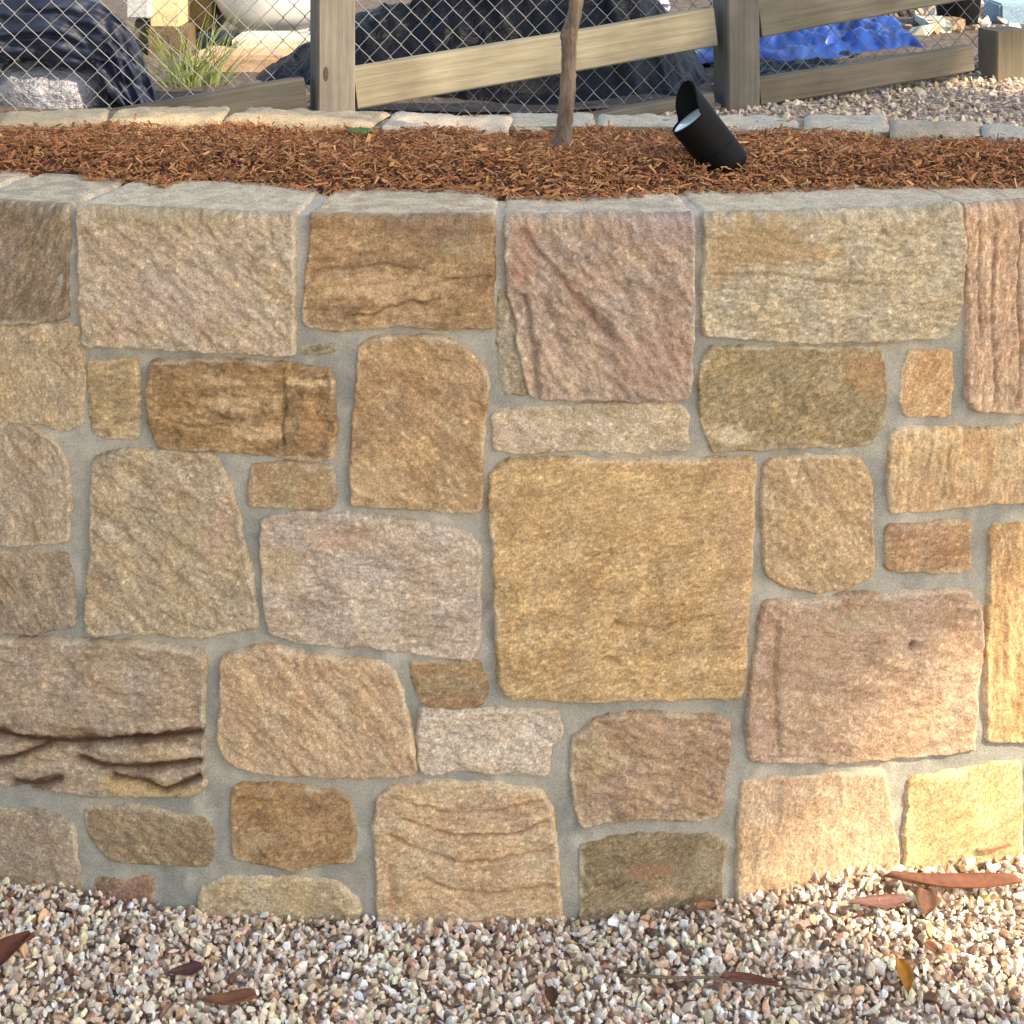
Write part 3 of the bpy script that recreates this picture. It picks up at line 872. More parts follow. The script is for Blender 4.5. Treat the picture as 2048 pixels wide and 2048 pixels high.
rail(330, 203, 300, 614, 158, 245, (56, 53, 42), ext=(.3, 0))  # rail of the shaded bay: its shade is put into the darker colour
rail(1180, 232, 310, 1432, 184, 262, (118, 110, 92), ext=(.4, 0))
rail(1521, 166, 206, 1948, 86, 150, (116, 103, 82))
rail(2060, 60, 140, 2330, 20, 100, (104, 94, 74))

# chain-link: zigzag wires woven side by side
M_WIRE = plain_mat('galvanised_wire', (118, 120, 124), .6, .2, .4)
def chainlink(s0, s1, z0, z1, off):
    p = .0255
    V, Fc = [], []
    r = .0011
    k = 0; s = s0
    while s < s1:
        pts = []
        n = int((z1 - z0) / p)
        for i in range(n + 1):
            sx = s + (p * 1.08 if i % 2 == (k % 2) else 0)
            sx += .003 * math.sin(s * 7 + i * .3) + .10 * (z0 + i * p - z0) * .15
            zz = z0 + i * p * 1.02 + .004 * math.sin(s * 5)
            pts.append(f_pos(sx, zz, off + (.0015 if i % 2 else -.0015)))
        b = len(V)
        for i, c in enumerate(pts):
            for q in range(4):
                an = q * math.pi / 2 + .4
                V.append(c + fdir * (r * math.cos(an) * 1.25) + fnor * (r * math.sin(an)))
            if i:
                for q in range(4):
                    Fc.append([b+(i-1)*4+q, b+(i-1)*4+(q+1) % 4, b+i*4+(q+1) % 4, b+i*4+q])
        s += p; k += 1
    o = mesh_obj('wire_mesh', [v[:] for v in V], np.array(Fc), M_WIRE, fence)
chainlink(-1.45, 1.75, .66, 1.55, -.05)

# ------------------------------------------------------------------ young tree in the bed
M_BARK = plain_mat('bark', (132, 112, 94), .85, nscale=90, namt=(.45, 1.4), bump_d=.006, stretch=(1, 1, .25))
def tube(pts, rads, nseg=14, noise=0, seed=0):
    V, Fc = [], []
    pts = [Vector(p) for p in pts]
    for i, (c, r_) in enumerate(zip(pts, rads)):
        t = (pts[min(i+1, len(pts)-1)] - pts[max(i-1, 0)]).normalized()
        x_ = t.orthogonal().normalized() if abs(t.z) < .9 else Vector((1, 0, 0)) - t * t.x
        x_.normalize(); y_ = t.cross(x_)
        for q in range(nseg):
            an = 2 * math.pi * q / nseg
            rr_ = r_ * (1 + noise * float(perlin(np.array([q * .9 + seed]), np.array([i * .7]), seed)[0]))
            V.append(c + x_ * (rr_ * math.cos(an)) + y_ * (rr_ * math.sin(an)))
        if i:
            for q in range(nseg):
                Fc.append([(i-1)*nseg+q, (i-1)*nseg+(q+1) % nseg, i*nseg+(q+1) % nseg, i*nseg+q])
    Fc.append(list(range(nseg))[::-1]); Fc.append(list(range((len(pts)-1)*nseg, len(pts)*nseg)))
    return [v[:] for v in V], Fc

base = px_plane_z(1124, 298, HT + .008)
ty = base.y
sap = empty('sapling', base)
tag(sap, 'slender bare brown trunk of a young tree growing in the mulch', 'tree')
def tp(px, py): return px_at_y(px, py, ty)
trk_px = [(1118,314,30),(1121,300,23),(1124,288,19.5),(1127,270,17.5),(1130,240,16),(1133,205,15.5),(1136,180,16),(1137,150,15),(1138,120,14.5),(1138,90,15),(1137,72,17),(1142,55,15),(1148,35,14),(1152,10,14),(1157,-30,14),(1165,-110,13),(1168,-220,12),(1172,-360,11),(1180,-560,9.5),(1186,-760,7.5),(1184,-980,5)]
# densify
TP = []; TR = []
for (a0, b0, r0), (a1, b1, r1) in zip(trk_px[:-1], trk_px[1:]):
    for k in range(4):
        f = k / 4; TP.append(tp(a0 + (a1-a0)*f, b0 + (b1-b0)*f)); TR.append((r0 + (r1-r0)*f) * ty / F)
v_, f_ = tube(TP, TR, 22, .22, 4)
mesh_obj('trunk', v_, f_, M_BARK, sap, smooth=True)
# knot buds
for (px, py, r_) in ((1124, 72, 6), (1139, 171, 5)):
    c = tp(px, py) + Vector((0, -.008, 0)); rr_ = r_ * ty / F
    v_, f_ = tube([c + Vector((0, .006, -rr_)), c, c + Vector((0, .006, rr_ * 1.3))], [rr_ * .5, rr_, rr_ * .4], 8, .2, 9)
    mesh_obj('knot', v_, f_, M_BARK, sap, smooth=True)
def leaf_cloud(centers, rad, n, size, seed, cols, hole=None):
    r = np.random.default_rng(seed)
    ci = r.integers(0, len(centers), n)
    dirs = r.normal(size=(n, 3)); dirs /= np.linalg.norm(dirs, axis=1)[:, None]
    rr_ = rad[ci] if hasattr(rad, '__len__') else rad
    pos = centers[ci] + dirs * (np.asarray(rr_) * r.random(n) ** .45)[:, None]
    if hole is not None:
        k = hole(pos); pos = pos[k]
    n = len(pos)
    Vp = np.array([(-1, 0, 0), (-.1, .42, .06), (1, 0, -.1), (-.1, -.42, .06)]); Fp = np.array([[0, 3, 2, 1]])
    Rm = rot_mats(n, r, 1.0)
    sz = size * r.uniform(.7, 1.3, n)
    vv = np.einsum('nij,vj->nvi', Rm, Vp) * sz[:, None, None] + pos[:, None, :]
    ff = (Fp[None] + (np.arange(n) * 4)[:, None, None]).reshape(-1, 4)
    P = np.array([lin(c) for c in cols]); cc = P[r.integers(0, len(P), n)] * r.uniform(.7, 1.25, (n, 1))
    return vv.reshape(-1, 3), ff, np.repeat(cc, 4, 0)
tops = []
for k, (ia, an, L) in enumerate(((58, .4, .38), (62, 2.2, .42), (66, 3.9, .36), (70, 5.3, .40), (72, 1.2, .3))):
    a0 = TP[min(ia, len(TP)-1)]
    d_ = Vector((math.cos(an), math.sin(an), 1.1)).normalized()
    pts = [a0 + d_ * (L * f) + Vector((0, 0, .10 * f * f)) for f in (0, .35, .7, 1)]
    v_, f_ = tube(pts, [.008, .006, .004, .002], 7)
    mesh_obj('branch', v_, f_, M_BARK, sap, smooth=True)
    tops.append(pts[-1])
cent = np.array([t[:] for t in tops])
v_, f_, c_ = leaf_cloud(cent, .2, 420, .03, 12, [(74, 92, 48), (92, 108, 58), (60, 78, 42)])
mesh_obj('crown', v_, f_, M_FOLIAGE, sap, c_)

# ------------------------------------------------------------------ garden spotlight
M_BLACK = plain_mat('black_powder_coat', (4, 4, 5), .65, .0, .2, nscale=500, namt=(.8, 1.2), bump_d=.0002)
M_LENS = plain_mat('frosted_lens', (206, 222, 222), .12, 0, .6)
def spotlight():
    y0 = px_plane_z(1450, 325, HT + .012).y
    root = empty('garden_spotlight', px_plane_z(1450, 325, HT + .005))
    tag(root, 'black cylindrical garden spotlight tilted upwards in the bark mulch', 'spotlight')
    P0 = px_at_y(1452, 326, y0); P1 = px_at_y(1382, 236, y0 - .003)
    ax = (P1 - P0).normalized(); L = (P1 - P0).length
    rad = 46 * y0 / F
    zc = ax; xr = Vector((1, 0, .7)); xr = (xr - ax * xr.dot(ax)).normalized(); yr = zc.cross(xr)   # xr: towards upper right
    n = 40
    rings = []
    def ring(t, r_, cut=0.0):
        out = []
        for q in range(n):
            an = 2 * math.pi * q / n
            # long side of the hood: right and rear
            e = max(0.0, math.cos(an - .5)) ** .55
            out.append(P0 + ax * (t + cut * e) + xr * (r_ * math.cos(an)) + yr * (r_ * math.sin(an)))
        return out
    def loft(rs, close0=True, close1=True):
        V = [v[:] for r_ in rs for v in r_]; Fc = []
        for i in range(len(rs) - 1):
            for q in range(n): Fc.append([i*n+q, i*n+(q+1) % n, (i+1)*n+(q+1) % n, (i+1)*n+q])
        if close0: Fc.append(list(range(n))[::-1])
        if close1: Fc.append(list(range((len(rs)-1)*n, len(rs)*n)))
        return V, Fc
    V, Fc = loft([ring(-.012, rad*.80), ring(-.010, rad*.9), ring(-.003, rad*.99), ring(0, rad), ring(L*.3, rad), ring(L*.31, rad*.975), ring(L*.335, rad*.975), ring(L*.345, rad), ring(L*.86, rad), ring(L*.86, rad*.93)])
    body = mesh_obj('body', V, Fc, M_BLACK, root)
    hood_c = .040
    V, Fc = loft([ring(L*.84, rad*1.025), ring(L, rad*1.03, hood_c), ring(L+.0015, rad*.97, hood_c), ring(L*.84, rad*.95)], False, False)
    mesh_obj('hood', V, Fc, M_BLACK, root)
    V, Fc = loft([ring(L*.84, rad*.945), ring(L*.985, rad*.945), ring(L*1.0, rad*.8), ring(L*1.005, rad*.3)])
    mesh_obj('lens', V, Fc, M_LENS, root)
    # bracket and ground spike
    c = P0 + ax * .01 + Vector((.0, .0, 0))
    v_, f_ = tube([c, c + Vector((.006, .004, -.03)), c + Vector((.008, .006, -.16))], [.011, .010, .003], 10)
    mesh_obj('ground_spike', v_, f_, M_BLACK, root)
    for o in root.children:
        o.data.polygons.foreach_set('use_smooth', np.array([len(p.vertices) == 4 for p in o.data.polygons]))
        md = o.modifiers.new('edge', 'EDGE_SPLIT'); md.split_angle = math.radians(40)
spotlight()

# ------------------------------------------------------------------ fallen leaves and twigs
def leaf_obj(name, pa, pb, width, col, label, lift=.006, curl=.006, seed=1, cat='leaf', lx=None, fold=.0):
    """curved dry leaf from photo pixel pa (stem) to pb (tip), lying on the gravel"""
    A = gpx(*pa); B = gpx(*pb)
    ax = B - A; L = ax.length; ax = ax.normalized(); sd = Vector((-ax.y, ax.x, 0)).normalized()
    n, mcol = 16, 7
    V = []
    r = random.Random(seed); ph = r.uniform(0, 6)
    for i in range(n + 1):
        t = i / n
        w = width * (math.sin(math.pi * min(1, t ** .8)) ** .8) * (1 - .25 * t) + .0006
        bend = .05 * L * math.sin(t * math.pi + ph * .1)
        for j in range(mcol):
            s = (j / (mcol - 1) - .5) * 2
            p = A + ax * (L * t) + sd * (s * w / 2 + bend)
            z = lift + curl * (s * s) * (1 if (i % 16) else .2) + .25 * curl * math.sin(t * 5 + ph) + fold * s
            p = Vector((p.x, p.y, float(ground_z(p.x, p.y)) + z + .004))
            V.append(p[:])
    Fc = []
    for i in range(n):
        for j in range(mcol - 1):
            b = i * mcol + j
            Fc.append([b, b + 1, b + mcol + 1, b + mcol])
    V = np.array(V)
    tt = np.repeat(np.arange(n + 1) / n, mcol); ss = np.tile(np.linspace(-1, 1, mcol), n + 1)
    c = lin(col) * (1 + .35 * fbm(tt * 5, ss * 2, seed, 3)[:, None])
    c[np.abs(ss) < .1] *= 1.25
    o = mesh_obj(name, V, Fc, M_LEAFLITTER, None, np.clip(c, .01, .8), True)
    md = o.modifiers.new('thickness', 'SOLIDIFY'); md.thickness = .0006
    tag(o, label, cat)
    return o
def gpx(px, py):
    p = px_plane_z(px, py, 0.0)
    for _ in range(6): p = px_plane_z(px, py, float(ground_z(p.x, min(p.y, wall_y(p.x) - .005))))
    return p
leaf_obj('fallen_leaf', (2045, 1790), (1768, 1778), .027, (128, 82, 60), 'long orange-brown dry leaf lying on gravel beside the sunlit wall foot', .010, .008, 3)
leaf_obj('fallen_leaf', (1850, 1790), (1852, 1848), .030, (118, 84, 66), 'small grey-brown leaf tucked under the long orange leaf', .003, .004, 4)
leaf_obj('fallen_leaf', (1815, 1808), (1700, 1822), .024, (128, 92, 84), 'dull purple-brown leaf flat on the gravel near the long orange leaf', .003, .003, 5)
leaf_obj('fallen_leaf', (-40, 1985), (66, 1892), .040, (108, 64, 48), 'rust-brown leaf half buried in gravel below the banded dark stone', .008, .010, 6)
leaf_obj('fallen_leaf', (408, 1950), (338, 1962), .026, (92, 62, 58), 'short dark plum leaf lying in the gravel', .004, .004, 7)
leaf_obj('fallen_leaf', (515, 2012), (412, 2018), .026, (128, 84, 58), 'curled tan-brown leaf resting on the gravel', .004, .007, 8)
leaf_obj('fallen_leaf', (1797, 1936), (1818, 2012), .020, (176, 122, 48), 'mustard yellow leaf standing out on the pale gravel', .006, .004, 9)
leaf_obj('fallen_leaf', (1096, 1988), (1106, 2032), .017, (86, 58, 50), 'narrow dark leaf pointing away from the wall on gravel', .004, .003, 10)
leaf_obj('fallen_leaf', (1955, 1724), (2025, 1712), .018, (160, 112, 84), 'small light orange leaf against the sunlit golden stone', .008, .003, 11)
leaf_obj('fallen_leaf', (1440, 1972), (1560, 1990), .018, (118, 72, 58), 'slim reddish leaf lying along a thin twig', .005, .004, 12)
leaf_obj('fallen_leaf', (1850, 1902), (1880, 1925), .016, (130, 84, 62), 'tiny red-brown leaf fragment on the gravel', .004, .003, 13)
leaf_obj('fallen_leaf', (1395, 1836), (1432, 1826), .018, (170, 116, 84), 'tiny tan leaf scrap by the dark mossy stone', .006, .003, 14)
def twig(pxs, r0, col, label):
    pts = []
    for k, (a_, b_) in enumerate(pxs):
        p = gpx(a_, b_); p.z += .010; pts.append(p)
    n = len(pts)
    v_, f_ = tube(pts, [r0 * (1 - .6 * i / n) for i in range(n)], 7, .2, 2)
    o = mesh_obj('twig', v_, f_, M_BARK, None, smooth=True)
    tag(o, label, 'twig')
twig([(1240,1966),(1330,1972),(1420,1972),(1500,1982),(1600,1994),(1700,2006)], .0017, None, 'long thin dark twig lying across the gravel')
# green seedling at the rim
wp = px_plane_z(722, 268, HT + .012)
weed = empty('seedling', wp)
tag(weed, 'small green seedling sprouting from mulch beside the rear rim', 'plant')
M_WEED = plain_mat('seedling_leaf', (88, 120, 52), .6)
for k, an in enumerate((0.2, 1.4, 2.7, 3.6, 5.0)):
    d_ = Vector((math.cos(an), math.sin(an) * .6, .35)); sd = Vector((-d_.y, d_.x, 0)).normalized()
    V, Fc = [], []
    for i in range(6):
        t = i / 5; w = .009 * math.sin(math.pi * min(.98, t * .9 + .06))
        c = wp + d_ * (.024 * t) + Vector((0, 0, .006 - .012 * t * t))
        V += [(c - sd * w)[:], (c + Vector((0, 0, .002)))[:], (c + sd * w)[:]]
        if i:
            b = (i - 1) * 3
            Fc += [[b, b+1, b+4, b+3], [b+1, b+2, b+5, b+4]]
    o = mesh_obj('leaf', V, Fc, M_WEED, weed, smooth=True)

# ------------------------------------------------------------------ things beyond the fence
M_TARP = plain_mat('dark_tarpaulin', (34, 43, 64), .55, 0, .4, nscale=6, namt=(.75, 1.25), bump_d=.008, detail=3)
M_SACK = plain_mat('clear_plastic_sack', (176, 176, 186), .22, 0, .7, nscale=26, namt=(.55, 1.2), bump_d=.03)
M_BLUE = plain_mat('blue_tarpaulin', (26, 62, 136), .35, 0, .5, nscale=5, namt=(.7, 1.2), bump_d=.02, detail=2)
M_BLKP = plain_mat('black_plastic', (5, 6, 9), .5, 0, .25, nscale=14, namt=(.5, 1.7), bump_d=.02, detail=5)
M_BLOCK = attr_mat('sandstone_block', .92, 120, (.75, 1.2), .002, 90, .2)
M_POT = plain_mat('white_glaze', (232, 236, 238), .35, 0, .5, nscale=14, namt=(.9, 1.05))
M_GRASS = plain_mat('grass_blade', (126, 142, 78), .6, nscale=30, namt=(.7, 1.25))

def grid_obj(name, fn, nu, nv, mat, parent=None, cols=None, thick=None):
    U, Vv = np.meshgrid(np.linspace(0, 1, nu), np.linspace(0, 1, nv))
    co = fn(U, Vv)
    idx = np.arange(nu * nv).reshape(nv, nu)
    q = np.stack([idx[:-1, :-1], idx[:-1, 1:], idx[1:, 1:], idx[1:, :-1]], -1).reshape(-1, 4)
    cc = None if cols is None else np.tile(lin(cols), (nu * nv, 1))
    o = mesh_obj(name, co.reshape(-1, 3), q, mat, parent, cc, True)
    if thick:
        md = o.modifiers.new('thickness', 'SOLIDIFY'); md.thickness = thick
    return o

# bare earth yard beyond the fence
def yard(U, Vv):
    x = -3 + U * 7; y = 4.0 + .325 * (x + .42) + .07 + Vv ** 2 * 6
    return np.stack([x, y, terr_z(x, y) + .008], -1)
o = grid_obj('yard_ground', yard, 200, 90, plain_mat('dusty_earth', (96, 84, 74), .95, nscale=30, namt=(.55, 1.4), bump_d=.02))
tag(o, kind='structure')
# dark tarp arched over plastic sacks (left)
TY = 4.02
up_o = [(-320,40),(-100,0),(0,-6),(120,-8),(200,8),(250,48),(285,115),(305,170),(318,225)]
lo_o = [(-320,150),(-100,112),(0,118),(60,116),(110,126),(165,138),(186,128),(215,185),(252,228)]
def arch(U, Vv):
    n = len(up_o); t = U * (n - 1); k = np.arange(n)
    ux = np.interp(t, k, [p[0] for p in up_o]); uy = np.interp(t, k, [p[1] for p in up_o])
    lx = np.interp(t, k, [p[0] for p in lo_o]); ly = np.interp(t, k, [p[1] for p in lo_o])
    f = np.clip(Vv / .55, 0, 1); bk = np.clip((Vv - .55) / .45, 0, 1)
    px = lx + (ux - lx) * f; py = ly + (uy - ly) * f
    bul = np.sin(np.clip(f, 0, 1) * np.pi * .5)
    y = TY + .02 - .05 * np.sin(f * np.pi * .8) + bul * .05 + bk * .45
    y = y + fbm(U * 6, Vv * 3, 311, 4) * .03 - np.abs(fbm(U * 3 + Vv * 1.5, Vv * 7, 313, 3)) * .05
    yf = y - bk * .45
    x = (px - 1024) / F * (yf + bk * .46); z = ZC - (py - YH) / F * yf
    z = z - bk ** 2 * .12 + fbm(U * 8, Vv * 5, 312, 3) * .012 * np.sin(np.pi * np.clip(Vv, .05, .95))
    return np.stack([x, y, z], -1)
tp_ = grid_obj('tarpaulin', arch, 90, 50, M_TARP, None, None, .004)
tag(tp_, 'dark slate tarpaulin draped in an arch over plastic sacks behind the wire mesh', 'tarpaulin')
def sack(name, cx, cy, y, rx, rz, seed, mat, label):
    c = px_at_y(cx, cy, y)
    def fn(U, Vv):
        th = U * 2 * np.pi; ph = (Vv - .5) * np.pi
        cr = np.abs(fbm(U * 7, Vv * 5, seed, 4, .6)) * .5 + fbm(U * 2, Vv * 2, seed + 1, 2) * .25
        env = np.sin(np.pi * U) ** .3
        r_ = 1 + (cr - .15) * .35 * env
        sgn = lambda a, e: np.sign(a) * np.abs(a) ** e
        return np.stack([c.x + rx * r_ * sgn(np.cos(ph), .5) * sgn(np.sin(th), .6), c.y + .16 * r_ * np.cos(ph) * -np.cos(th), c.z + rz * r_ * sgn(np.sin(ph), .6)], -1)
    o = grid_obj(name, fn, 70, 44, mat)
    tag(o, label, 'sack')
sack('plastic_sack', 125, 178, 4.20, .15, .085, 320, M_SACK, 'crumpled shiny grey plastic sack under the dark tarpaulin')
sack('plastic_sack', -30, 185, 4.22, .085, .10, 330, plain_mat('white_plastic', (206, 212, 222), .25, 0, .6, nscale=24, namt=(.75, 1.1), bump_d=.02), 'whiter plastic sack beside the crumpled grey sack')

def block(name, px0, px1, py0, py1, y, depth, col, label, cat='block', seed=1, bulge=.02):
    A = px_at_y(px0, py1, y); B = px_at_y(px1, py0, y)
    bm = bmesh.new()
    bmesh.ops.create_cube(bm, size=1)
    bmesh.ops.bevel(bm, geom=bm.edges[:], offset=.06, segments=2, affect='EDGES')
    bmesh.ops.subdivide_edges(bm, edges=bm.edges[:], cuts=3, use_grid_fill=True)
    bm.verts.index_update()
    V = np.array([v.co[:] for v in bm.verts]); Fc = [[v.index for v in f.verts] for f in bm.faces]; bm.free()
    W_ = B.x - A.x; H_ = B.z - A.z
    n = fbm(V[:, 0] * 3 + V[:, 1] * 2, V[:, 2] * 3 + V[:, 1], seed, 3) * bulge
    P = np.stack([(A.x + B.x)/2 + V[:, 0] * W_ * (1 + n), y + depth/2 + V[:, 1] * depth + n * .1, (A.z + B.z)/2 + V[:, 2] * H_ * (1 + n)], -1)
    c = lin(col) * (1 + .25 * fbm(V[:, 0] * 5, V[:, 2] * 5 + V[:, 1] * 3, seed + 4, 3)[:, None])
    o = mesh_obj(name, P, Fc, M_BLOCK, None, np.clip(c, .02, .8))
    tag(o, label, cat)
    return o
block('stone_block', 378, 575, 112, 222, 4.62, .22, (204, 170, 140), 'pinkish sandstone block beside the grass tuft behind the mesh', seed=2)
block('stone_block', 462, 640, 80, 111, 4.78, .22, (226, 214, 190), 'cream stone slab under the large white pot', seed=3)
block('stone_block', 298, 360, 0, 56, 4.95, .22, (222, 200, 158), 'yellow sandstone block above the brown kerb stone', seed=4)
block('stone_block', 292, 372, 56, 130, 4.93, .2, (118, 100, 78), 'brown kerb stone beneath the yellow sandstone block', seed=5)
block('timber_offcut', 252, 297, -20, 38, 4.9, .3, (190, 192, 192), 'grey painted timber end behind the dark tarpaulin', 'timber', seed=6, bulge=.0)
block('stone_block', 268, 296, 40, 120, 4.97, .2, (112, 98, 92), 'dull grey-brown stone below the grey timber end', seed=8)
block('crate', 360, 428, -60, 66, 5.1, .3, (128, 108, 70), 'olive-brown timber crate next to the large white pot', 'crate', seed=7, bulge=.0)
# white pot
pc = px_at_y(530, 80, 5.0)
V, Fc = tube([pc + Vector((0, .17, z)) for z in (0, .012, .02, .03, .06, .12, .2, .28, .29, .29)], [.10, .105, .10, .125, .15, .185, .205, .212, .222, .19], 40)
o = mesh_obj('plant_pot', V, Fc, M_POT, None, smooth=True)
tag(o, 'large round white glazed pot standing on the cream stone slab', 'pot')
# grass tuft
gc = px_at_y(395, 200, 4.40)
tuft = empty('grass_tuft', gc)
tag(tuft, 'tuft of long green grass blades between tarpaulin and pink sandstone block', 'grass')
rg = random.Random(21)
V, Fc = [], []
for k in range(120):
    b = gc + Vector((rg.uniform(-.055, .05), rg.uniform(-.06, .06), -.06))
    an = rg.uniform(-1.1, 1.1); L = rg.uniform(.12, .31)
    dx_ = math.sin(an) * rg.uniform(.5, 1.1); dy_ = rg.uniform(-.5, .5)
    w = rg.uniform(.002, .004)
    base_i = len(V)
    for i in range(6):
        t = i / 5
        c = b + Vector((dx_ * L * t * t * .9, dy_ * L * t * t, L * t * (1 - .25 * t * abs(dx_))))
        ww = w * (1 - t) + .0003
        V += [(c + Vector((-ww, 0, 0)))[:], (c + Vector((ww, .0005, 0)))[:]]
        if i: Fc.append([base_i+(i-1)*2, base_i+(i-1)*2+1, base_i+i*2+1, base_i+i*2])
o = mesh_obj('blades', V, Fc, M_GRASS, tuft); tag(o, kind='stuff')

# heap under black plastic (behind the first bay)
hp = [(425,205),(470,182),(560,116),(612,86),(720,20),(820,10),(900,-30),(1000,-80),(1200,-60),(1300,-10),(1370,70),(1420,150),(1460,210)]
def heap(U, Vv):
    n = len(hp); t = U * (n - 1); k = np.arange(n)
    Y = 4.75
    tx = np.interp(t, k, [(p[0]-1024)/F*Y for p in hp]); tz = np.interp(t, k, [ZC-(p[1]-YH)/F*Y for p in hp])
    f = sstep(0, .75, Vv)
    zb = .62
    z = zb + (tz - zb) * (f - .5 * sstep(.8, 1.0, Vv))
    y = 4.13 + .31 * (tx + .42) + Vv * .7 + fbm(U * 6, Vv * 3, 401, 3) * .06
    z = z + (fbm(U * 7, Vv * 4, 402, 3) * .03 + np.abs(fbm(U * 22 + Vv * 3, Vv * 2.2, 403, 3, .5)) * .075) * np.clip((tz - zb) * 3, 0, 1) * np.sin(np.pi * np.clip(Vv, 0, .9))
    return np.stack([tx, y, z], -1)
o = grid_obj('plastic_sheet', heap, 170, 70, M_BLKP, None, None, .002)
tag(o, 'crumpled black plastic sheet over a heap behind the wire mesh', 'sheet')
# second, greyer fold on the heap
def fold(U, Vv):
    Y = 4.52
    x = (760 + U * 150 - 1024) / F * Y; zt = ZC - (60 + 60 * U * U - YH) / F * Y
    z = .72 + (zt - .72) * sstep(0, .8, Vv) + fbm(U * 5, Vv * 5, 411, 4) * .03
    y = Y - .06 + Vv * .22 + fbm(U * 6, Vv * 4, 412, 3) * .05
    return np.stack([x, y, z], -1)

# blue tarp (right)
def blue(U, Vv):
    Y = 4.95 + Vv * .9
    px = 1375 + U * 490
    x = (px - 1024) / F * (5.0 + .7 * Vv)
    z = .70 + .03 * np.sin(np.pi * np.clip(U, 0, 1)) ** .5 * np.sin(np.pi * np.clip(Vv * .9 + .05, 0, 1)) + np.abs(fbm(U * 3.4 + Vv * .8, Vv * 3.2, 421, 4, .55)) * .15
    edge = np.minimum(np.minimum(U, 1 - U) * 8, np.minimum(Vv, 1 - Vv) * 5); z = .69 + (z - .69) * np.clip(edge, 0, 1)
    return np.stack([x, Y + fbm(U * 6, Vv * 3, 423, 3) * .08, z], -1)
o = grid_obj('tarpaulin', blue, 110, 60, M_BLUE, None, None, .003)
tag(o, 'crumpled bright blue tarpaulin spread beyond the second fence post', 'tarpaulin')
# dark weed mat below the blue tarp
def wm(U, Vv):
    px = 1440 + U * 420
    Y = 4.5 + U * .12 + Vv * .55
    return np.stack([(px - 1024) / F * Y, Y, .685 + fbm(U * 9, Vv * 6, 431, 4) * .03 + .01], -1)
o = grid_obj('ground_cloth', wm, 80, 40, M_BLKP, None, None, .002)
tag(o, 'dark ground cloth laid between the lower rail and blue tarpaulin', 'cloth')
# rubble beyond the tarp
rr_ = random.Random(9)
RUB = [((1705,12,1760,50),(196,186,172),'pale concrete lump behind the blue tarpaulin'),((1762,20,1792,62),(150,128,104),'brown broken stone behind the blue tarpaulin'),((1735,48,1772,72),(212,204,206),'pinkish white stone lump at the edge of the blue tarpaulin'),
       ((1800,14,1850,60),(168,166,158),'grey rubble lump past the blue tarpaulin'),((1852,8,1905,48),(186,190,178),'light grey rubble piece near the black tub'),((1850,56,1930,96),(150,128,108),'tan broken stone in front of the grey rubble'),
       ((1225,8,1275,34),(206,204,216),'white rubble lump above the sloping rail'),((1282,6,1340,30),(182,182,200),'bluish white rubble lump above the sloping rail')]
for k, ((x0, y0, x1, y1), c_, lb) in enumerate(RUB):
    yb = 5.95 + .03 * k if k < 4 else (5.3 + .03 * k if k < 6 else 6.4)
    o = block('rubble', x0, x1, y0, y1, yb, .16, c_, lb, 'rubble', seed=500 + k * 7, bulge=.35)
    zb = ZC - (y1 - YH) / F * yb
    o.location.z = .69 - zb if k < 6 else 0
N = 420
x = rng.uniform(1.0, 2.2, N); y = rng.uniform(5.3, 6.9, N)
k = (x > 1.22) | (y > 5.95); x, y = x[k], y[k]; N = len(x)
z = terr_z(x, y) + rng.uniform(0, .02, N)
size = np.clip(rng.lognormal(math.log(.026), .5, N), .01, .07)
scatter('rubble_scatter', PEB, np.stack([x, y, z], -1), size, palette_pick([(196,190,182),(150,140,128),(110,98,88),(212,208,206),(70,62,58),(160,134,108)], [8,9,8,6,8,6], N, rng), M_GRAVEL,
        label='scattered grey and brown rubble on the ground past the blue tarpaulin')
tb = px_at_y(1932, 66, 5.5); tb.z = .70
V, Fc = tube([tb + Vector((0, .1, z)) for z in (0, .01, .12, .16, .165)], [.05, .06, .075, .085, .07], 24)
o = mesh_obj('tub', V, Fc, M_BLACK, None); tag(o, 'small black plastic tub standing in the rubble', 'tub')
block('plastic_box', 2000, 2090, 8, 62, 5.6, .2, (150, 178, 196), 'pale blue plastic box past the last fence post', 'box', seed=600, bulge=0)

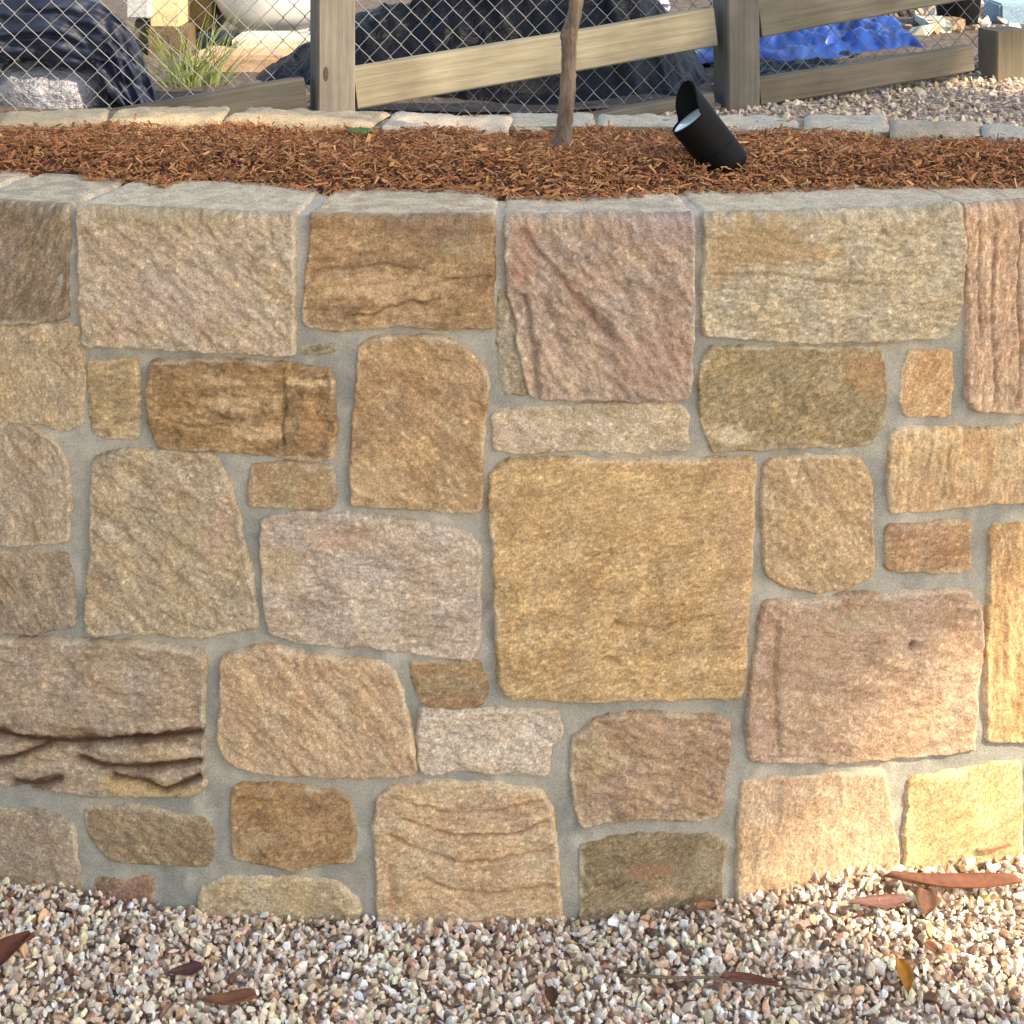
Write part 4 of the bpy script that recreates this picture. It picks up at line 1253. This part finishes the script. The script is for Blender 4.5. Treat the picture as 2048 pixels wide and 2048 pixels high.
# ------------------------------------------------------------------ shade tree out in front of the wall (casts the shade on it)
def shade_tree():
    cen = Vector((.1, 2.35, .5)) + SUN * 6.5
    root = empty('shade_tree', (cen.x + 1.0, cen.y - .7, -.03))
    tag(root, 'tall leafy tree with dense green crown standing out in front of the wall', 'tree')
    b = Vector(root.location)
    pts = [b, b + Vector((.02, 0, .6)), b + Vector((-.05, .05, 1.6)), b + Vector((-.1, .1, 2.8)), cen + Vector((.5, -.4, .2))]
    v_, f_ = tube(pts, [.22, .17, .14, .11, .05], 14, .15, 3)
    mesh_obj('trunk', v_, f_, M_BARK, root, smooth=True)
    r = np.random.default_rng(33)
    side = SUN.cross(Vector((0, 0, 1))).normalized(); upp = side.cross(SUN).normalized()
    cents = []
    for k in range(46):
        d_ = r.normal(size=3); d_ /= np.linalg.norm(d_)
        q = r.random() ** .4
        cents.append(np.array(cen) + d_ * q * np.array([1.15, 1.15, 1.0]))
    for k in range(16):
        d_ = r.normal(size=3); d_ /= np.linalg.norm(d_)
        cents.append(np.array(cen) + np.array([.80, 1.80, .15]) + d_ * r.random() ** .5 * np.array([.25, .4, .25]))
    cents = np.array(cents)
    lit = []
    for (x, y, rad) in LIT_WALL:
        u, z = V_uz(x, y); lit.append((wall_pos(u, z, .01), rad))
    for (x, y, z, rad) in LIT_PT: lit.append((np.array([x, y, z]), rad))
    sn = np.array(SUN)
    soft = np.random.default_rng(5)
    def hole(P):
        keep = np.ones(len(P), bool)
        for (p0, rad) in lit:
            w = P - p0
            t = w @ sn
            dd = np.linalg.norm(w - t[:, None] * sn, axis=1)
            keep &= dd > rad * (1 + .8 * soft.random(len(P)) ** 1.5 * (rad > .1))
        return keep
    for k in range(14):
        c = Vector(cents[k * 3]); s_ = pts[3].lerp(pts[4], k / 14)
        lp = np.array([s_.lerp(c, q / 12)[:] for q in range(13)])
        if not hole(lp).all(): continue
        v_, f_ = tube([s_, s_.lerp(c, .5) + Vector((0, 0, .08)), c], [.045, .03, .012], 8)
        mesh_obj('limb', v_, f_, M_BARK, root, smooth=True)
    v_, f_, c_ = leaf_cloud(cents, .62, 30000, .062, 34, [(74, 98, 48), (58, 84, 40), (92, 112, 56)], hole)
    mesh_obj('crown', v_, f_, M_FOLIAGE, root, c_)
LIT_WALL = [(1905, 1620, .20), (1760, 1680, .18), (2010, 1560, .24), (1640, 1720, .13), (2150, 1480, .30), (1965, 1430, .12)]
LIT_PT = [(.60, 2.12, .02, .12)]
for xx, yy, rd in ((1880, 160, .05), (1955, 166, .08), (2035, 172, .09), (2130, 170, .12)):
    p = px_plane_z(xx, yy, .70); LIT_PT.append((p.x, p.y, p.z, rd))
for xx in range(720, 1420, 70):
    s_, z_ = px_fence(xx, 140 - (xx - 712) * .167 + 40); p = f_pos(s_, z_, 0); LIT_PT.append((p.x, p.y, p.z, .07))
for xx in range(240, 980, 70):
    p = px_plane_z(xx, 238, HT + .02); LIT_PT.append((p.x, p.y, p.z, .05))
shade_tree()

# a second, lower tree added out of view on the left: it takes sky light from the left end of the wall
def added_left_tree():
    b = Vector((-2.15, 1.45, -.03))
    root = empty('shade_tree', b)
    tag(root, 'added out-of-view bushy tree with low crown, darkening the left end of the wall', 'tree')
    cen = b + Vector((.40, .15, 2.45))
    v_, f_ = tube([b, b + Vector((.03, 0, .5)), b + Vector((-.04, .04, 1.5)), cen], [.16, .13, .10, .04], 12, .15, 5)
    mesh_obj('trunk', v_, f_, M_BARK, root, smooth=True)
    r = np.random.default_rng(71)
    cents = []
    for k in range(34):
        d_ = r.normal(size=3); d_ /= np.linalg.norm(d_)
        cents.append(np.array(cen) + d_ * r.random() ** .4 * np.array([.75, .9, .75]))
    cents = np.array(cents)
    for k in range(7):
        c = Vector(cents[k * 4]); s_ = (b + Vector((-.04, .04, 1.2))).lerp(cen, k / 8)
        v_, f_ = tube([s_, s_.lerp(c, .5) + Vector((0, 0, .06)), c], [.04, .03, .012], 8)
        mesh_obj('limb', v_, f_, M_BARK, root, smooth=True)
    v_, f_, c_ = leaf_cloud(cents, .45, 20000, .062, 72, [(74, 98, 48), (58, 84, 40), (92, 112, 56)])
    mesh_obj('crown', v_, f_, M_FOLIAGE, root, c_)
added_left_tree()
